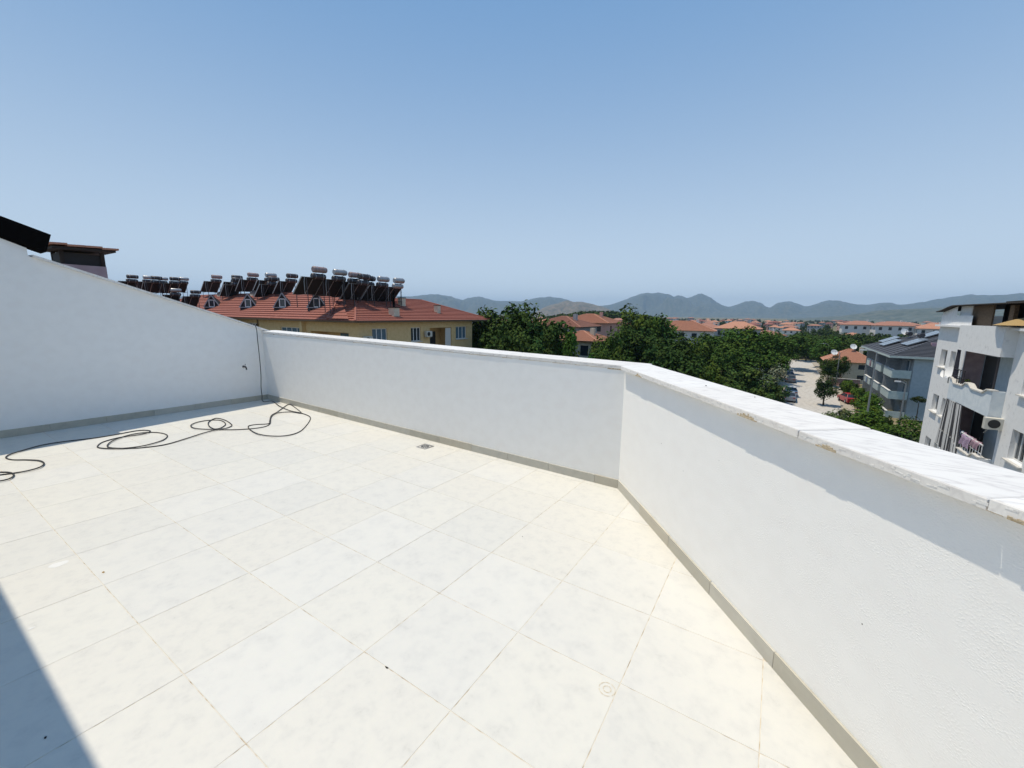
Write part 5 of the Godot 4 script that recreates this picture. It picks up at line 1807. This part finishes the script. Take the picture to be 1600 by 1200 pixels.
func small_things():
	var path := CABLE_PATH
	var pts := []
	# comes over the wall top, hangs down the corner, then lies in loops
	pts.append_array([Vector3(-7.6, 12.4, -3.52), Vector3(-7.42, 12.76, -3.52), Vector3(-7.28, 12.79, -3.52), Vector3(-7.155, 12.735, -3.52), Vector3(-7.15, 12.5, -3.525), Vector3(-7.16, 12.2, -3.535), Vector3(-7.155, 11.95, -3.53), Vector3(-7.145, 11.75, -3.51), Vector3(-7.1, 11.62, -3.49), Vector3(-7.02, 11.53, -3.46)])
	var i := 0
	for p in path:
		pts.append(floor_pt(p[0], p[1], 0.0055 + 0.0035 * (1.0 + sin(i * 0.9))))
		i += 1
	var cv := Curve3D.new()
	for k in pts.size():
		var tan: Vector3 = (pts[mini(k + 1, pts.size() - 1)] - pts[maxi(k - 1, 0)]) / 6.0
		var lim := minf((pts[mini(k + 1, pts.size() - 1)] - pts[k]).length(), (pts[k] - pts[maxi(k - 1, 0)]).length()) * 0.4 + 0.004
		if tan.length() > lim: tan = tan.normalized() * lim
		cv.add_point(pts[k], -tan, tan)
	cv.bake_interval = 0.025
	var st := S()
	tube(st, Array(cv.get_baked_points()), 0.006, 0.006, 7)
	tag(obj("cable", st, M.black_rubber, self), "black cable hanging over the wall corner and lying in loose loops on the floor", "cable")
	# spout on the wall
	var t := thing("wall_tap", "small chrome water outlet on the sloping wall near the corner", "tap", Vector3(-7.18, 12.11, -3.29))
	st = S()
	tube(st, [Vector3(0, 0, 0), Vector3(0.012, 0, 0)], 0.028, 0.026, 14)
	obj("flange", st, M.chrome, t)
	st = S()
	tube(st, [Vector3(0.01, 0, 0), Vector3(0.05, 0.004, 0), Vector3(0.075, -0.012, 0), Vector3(0.082, -0.045, 0)], 0.012, 0.01, 10)
	obj("spout", st, M.dark_tank, t)
	st = S()
	tube(st, [Vector3(0.05, 0.01, 0), Vector3(0.05, 0.04, 0), Vector3(0.07, 0.045, 0.0)], 0.007, 0.006, 8)
	obj("handle", st, M.chrome, t)
	# floor drain: square plate with a slotted round grate
	var d := thing("floor_drain", "small square steel floor drain with round grate near the parapet", "drain", floor_pt(-3.35, -3.41, 0.001))
	st = S()
	for q in [[-0.066, 0.0, 0.018, 0.15], [0.066, 0.0, 0.018, 0.15], [0.0, -0.066, 0.114, 0.018], [0.0, 0.066, 0.114, 0.018]]:
		box(st, Vector3(q[0], 0.002, q[1]), Vector3(q[2], 0.004, q[3]))
	obj("plate", st, M.steel, d)
	st = S()
	tube(st, [Vector3(0, 0.0005, 0), Vector3(0, 0.003, 0)], 0.05, 0.05, 24)
	obj("grate", st, M.chrome, d)
	for k in 10:
		st = S()
		var a := TAU * k / 10.0
		box(st, Vector3(cos(a) * 0.036, 0.0032, sin(a) * 0.036), Vector3(0.02, 0.001, 0.007), Basis(Vector3.UP, -a))
		obj("slot", st, M.umber, d)
	for q in [[-0.62, 12.1, 0.008], [-0.42, 12.02, 0.006], [-0.2, 12.22, 0.005], [0.35, 11.95, 0.007], [0.62, 12.05, 0.005]]:
		var t0: float = (q[0] + 1.1) / 0.616
		var c0 := Vector3(-1.1 + 0.616 * t0 - 0.788 * 0.001, q[1], -3.6 + 0.788 * t0 + 0.616 * 0.001)
		var sf := S()
		var e: Vector3 = Vector3(0.616, 0, 0.788) * float(q[2])
		quad(sf, c0 - e * 0.4, c0 + Vector3.UP * q[2] * -0.3, c0 + e * 0.5 + Vector3.UP * q[2] * 0.2, c0 + Vector3.UP * q[2] * 0.5)
		var par: Node3D = get_node("parapet_wall_001")
		part(par, "scuff", sf, M.dark)
	# crumbs of mortar and dry leaf bits
	var bits := [[-1.28, -1.04, 0.009, M.umber, "dark twig lying on a joint of the floor tiles"], [-2.02, -0.17, 0.008, M.dark, "black pebble lying on the shaded floor"], [-1.37, -2.33, 0.005, M.brown_wall, "tiny dark crumb on the tile by the angled parapet"], [-3.1, -0.58, 0.012, M.straw, "dry leaf scrap on a floor tile"], [-0.35, -2.87, 0.008, M.dark, "dark crumb on the marble coping of the angled parapet"], [-0.07, -2.62, 0.006, M.brown_wall, "brown crumb on the marble coping of the angled parapet"]]
	for b in bits:
		st = S()
		var r := RandomNumberGenerator.new()
		r.seed = int(absf(b[0]) * 1000)
		var s: float = b[2]
		var v := []
		for k in 6:
			var a := TAU * k / 6.0
			v.append(Vector3(cos(a) * s * r.randf_range(0.6, 1.3), 0, sin(a) * s * 0.5 * r.randf_range(0.6, 1.2)))
		for k in 6:
			var q: Vector3 = v[(k + 1) % 6]
			tri(st, v[k], q, Vector3(0, s * 0.5, 0))
			tri(st, q, v[k], Vector3(0, -0.001, 0))
		var o := obj("debris", st, b[3], self)
		o.position = floor_pt(b[0], b[1], 0.001) if not b[4].contains("coping") else Vector3(b[0], 12.562, b[1])
		tag(o, b[4], "debris")

const CABLE_PATH := [[-7.056, -3.627], [-6.583, -3.490], [-6.140, -3.420], [-5.902, -3.442], [-5.612, -3.394], [-5.349, -3.214], [-5.030, -2.917], [-4.930, -2.723], [-4.991, -2.579], [-5.207, -2.494], [-5.496, -2.527], [-5.718, -2.608], [-5.735, -2.707], [-5.659, -2.830], [-5.788, -2.916], [-6.065, -3.086], [-6.202, -3.234], [-6.434, -3.457], [-6.626, -3.648], [-6.519, -3.656], [-5.914, -3.450], [-6.088, -3.390], [-6.154, -3.239], [-6.075, -3.112], [-5.927, -3.004], [-5.643, -2.843], [-5.542, -2.715], [-5.575, -2.552], [-5.711, -2.372], [-6.000, -2.169], [-6.219, -2.157], [-6.373, -2.265], [-6.414, -2.425], [-6.296, -2.526], [-6.038, -2.478], [-5.868, -2.345], [-5.872, -2.277], [-6.079, -2.303], [-6.308, -2.395], [-6.459, -2.544], [-6.247, -2.569], [-5.925, -2.503], [-5.812, -2.392], [-5.802, -2.271], [-5.760, -2.120], [-5.662, -1.914], [-5.578, -1.690], [-5.619, -1.522], [-5.703, -1.408], [-5.861, -1.300], [-6.011, -1.320], [-6.183, -1.433], [-6.303, -1.611], [-6.270, -1.756], [-6.124, -1.830], [-5.949, -1.823], [-5.772, -1.716], [-5.680, -1.540], [-5.703, -1.408], [-5.802, -1.301], [-5.939, -1.237], [-6.044, -1.246], [-6.184, -1.329], [-6.250, -1.486], [-6.214, -1.661], [-6.270, -1.756], [-6.365, -1.775], [-6.461, -1.694], [-6.438, -1.498], [-6.433, -1.302], [-6.482, -1.066], [-6.460, -0.909], [-6.361, -0.764], [-6.278, -0.664], [-6.188, -0.632], [-6.071, -0.655], [-5.965, -0.731], [-5.841, -0.791], [-5.694, -0.797], [-5.585, -0.749], [-5.552, -0.668], [-5.575, -0.587], [-5.604, -0.520], [-5.595, -0.485], [-5.501, -0.462], [-5.392, -0.493], [-5.406, -0.552], [-5.496, -0.585], [-5.616, -0.580], [-5.695, -0.532], [-5.705, -0.486], [-5.617, -0.420], [-5.432, -0.336]]
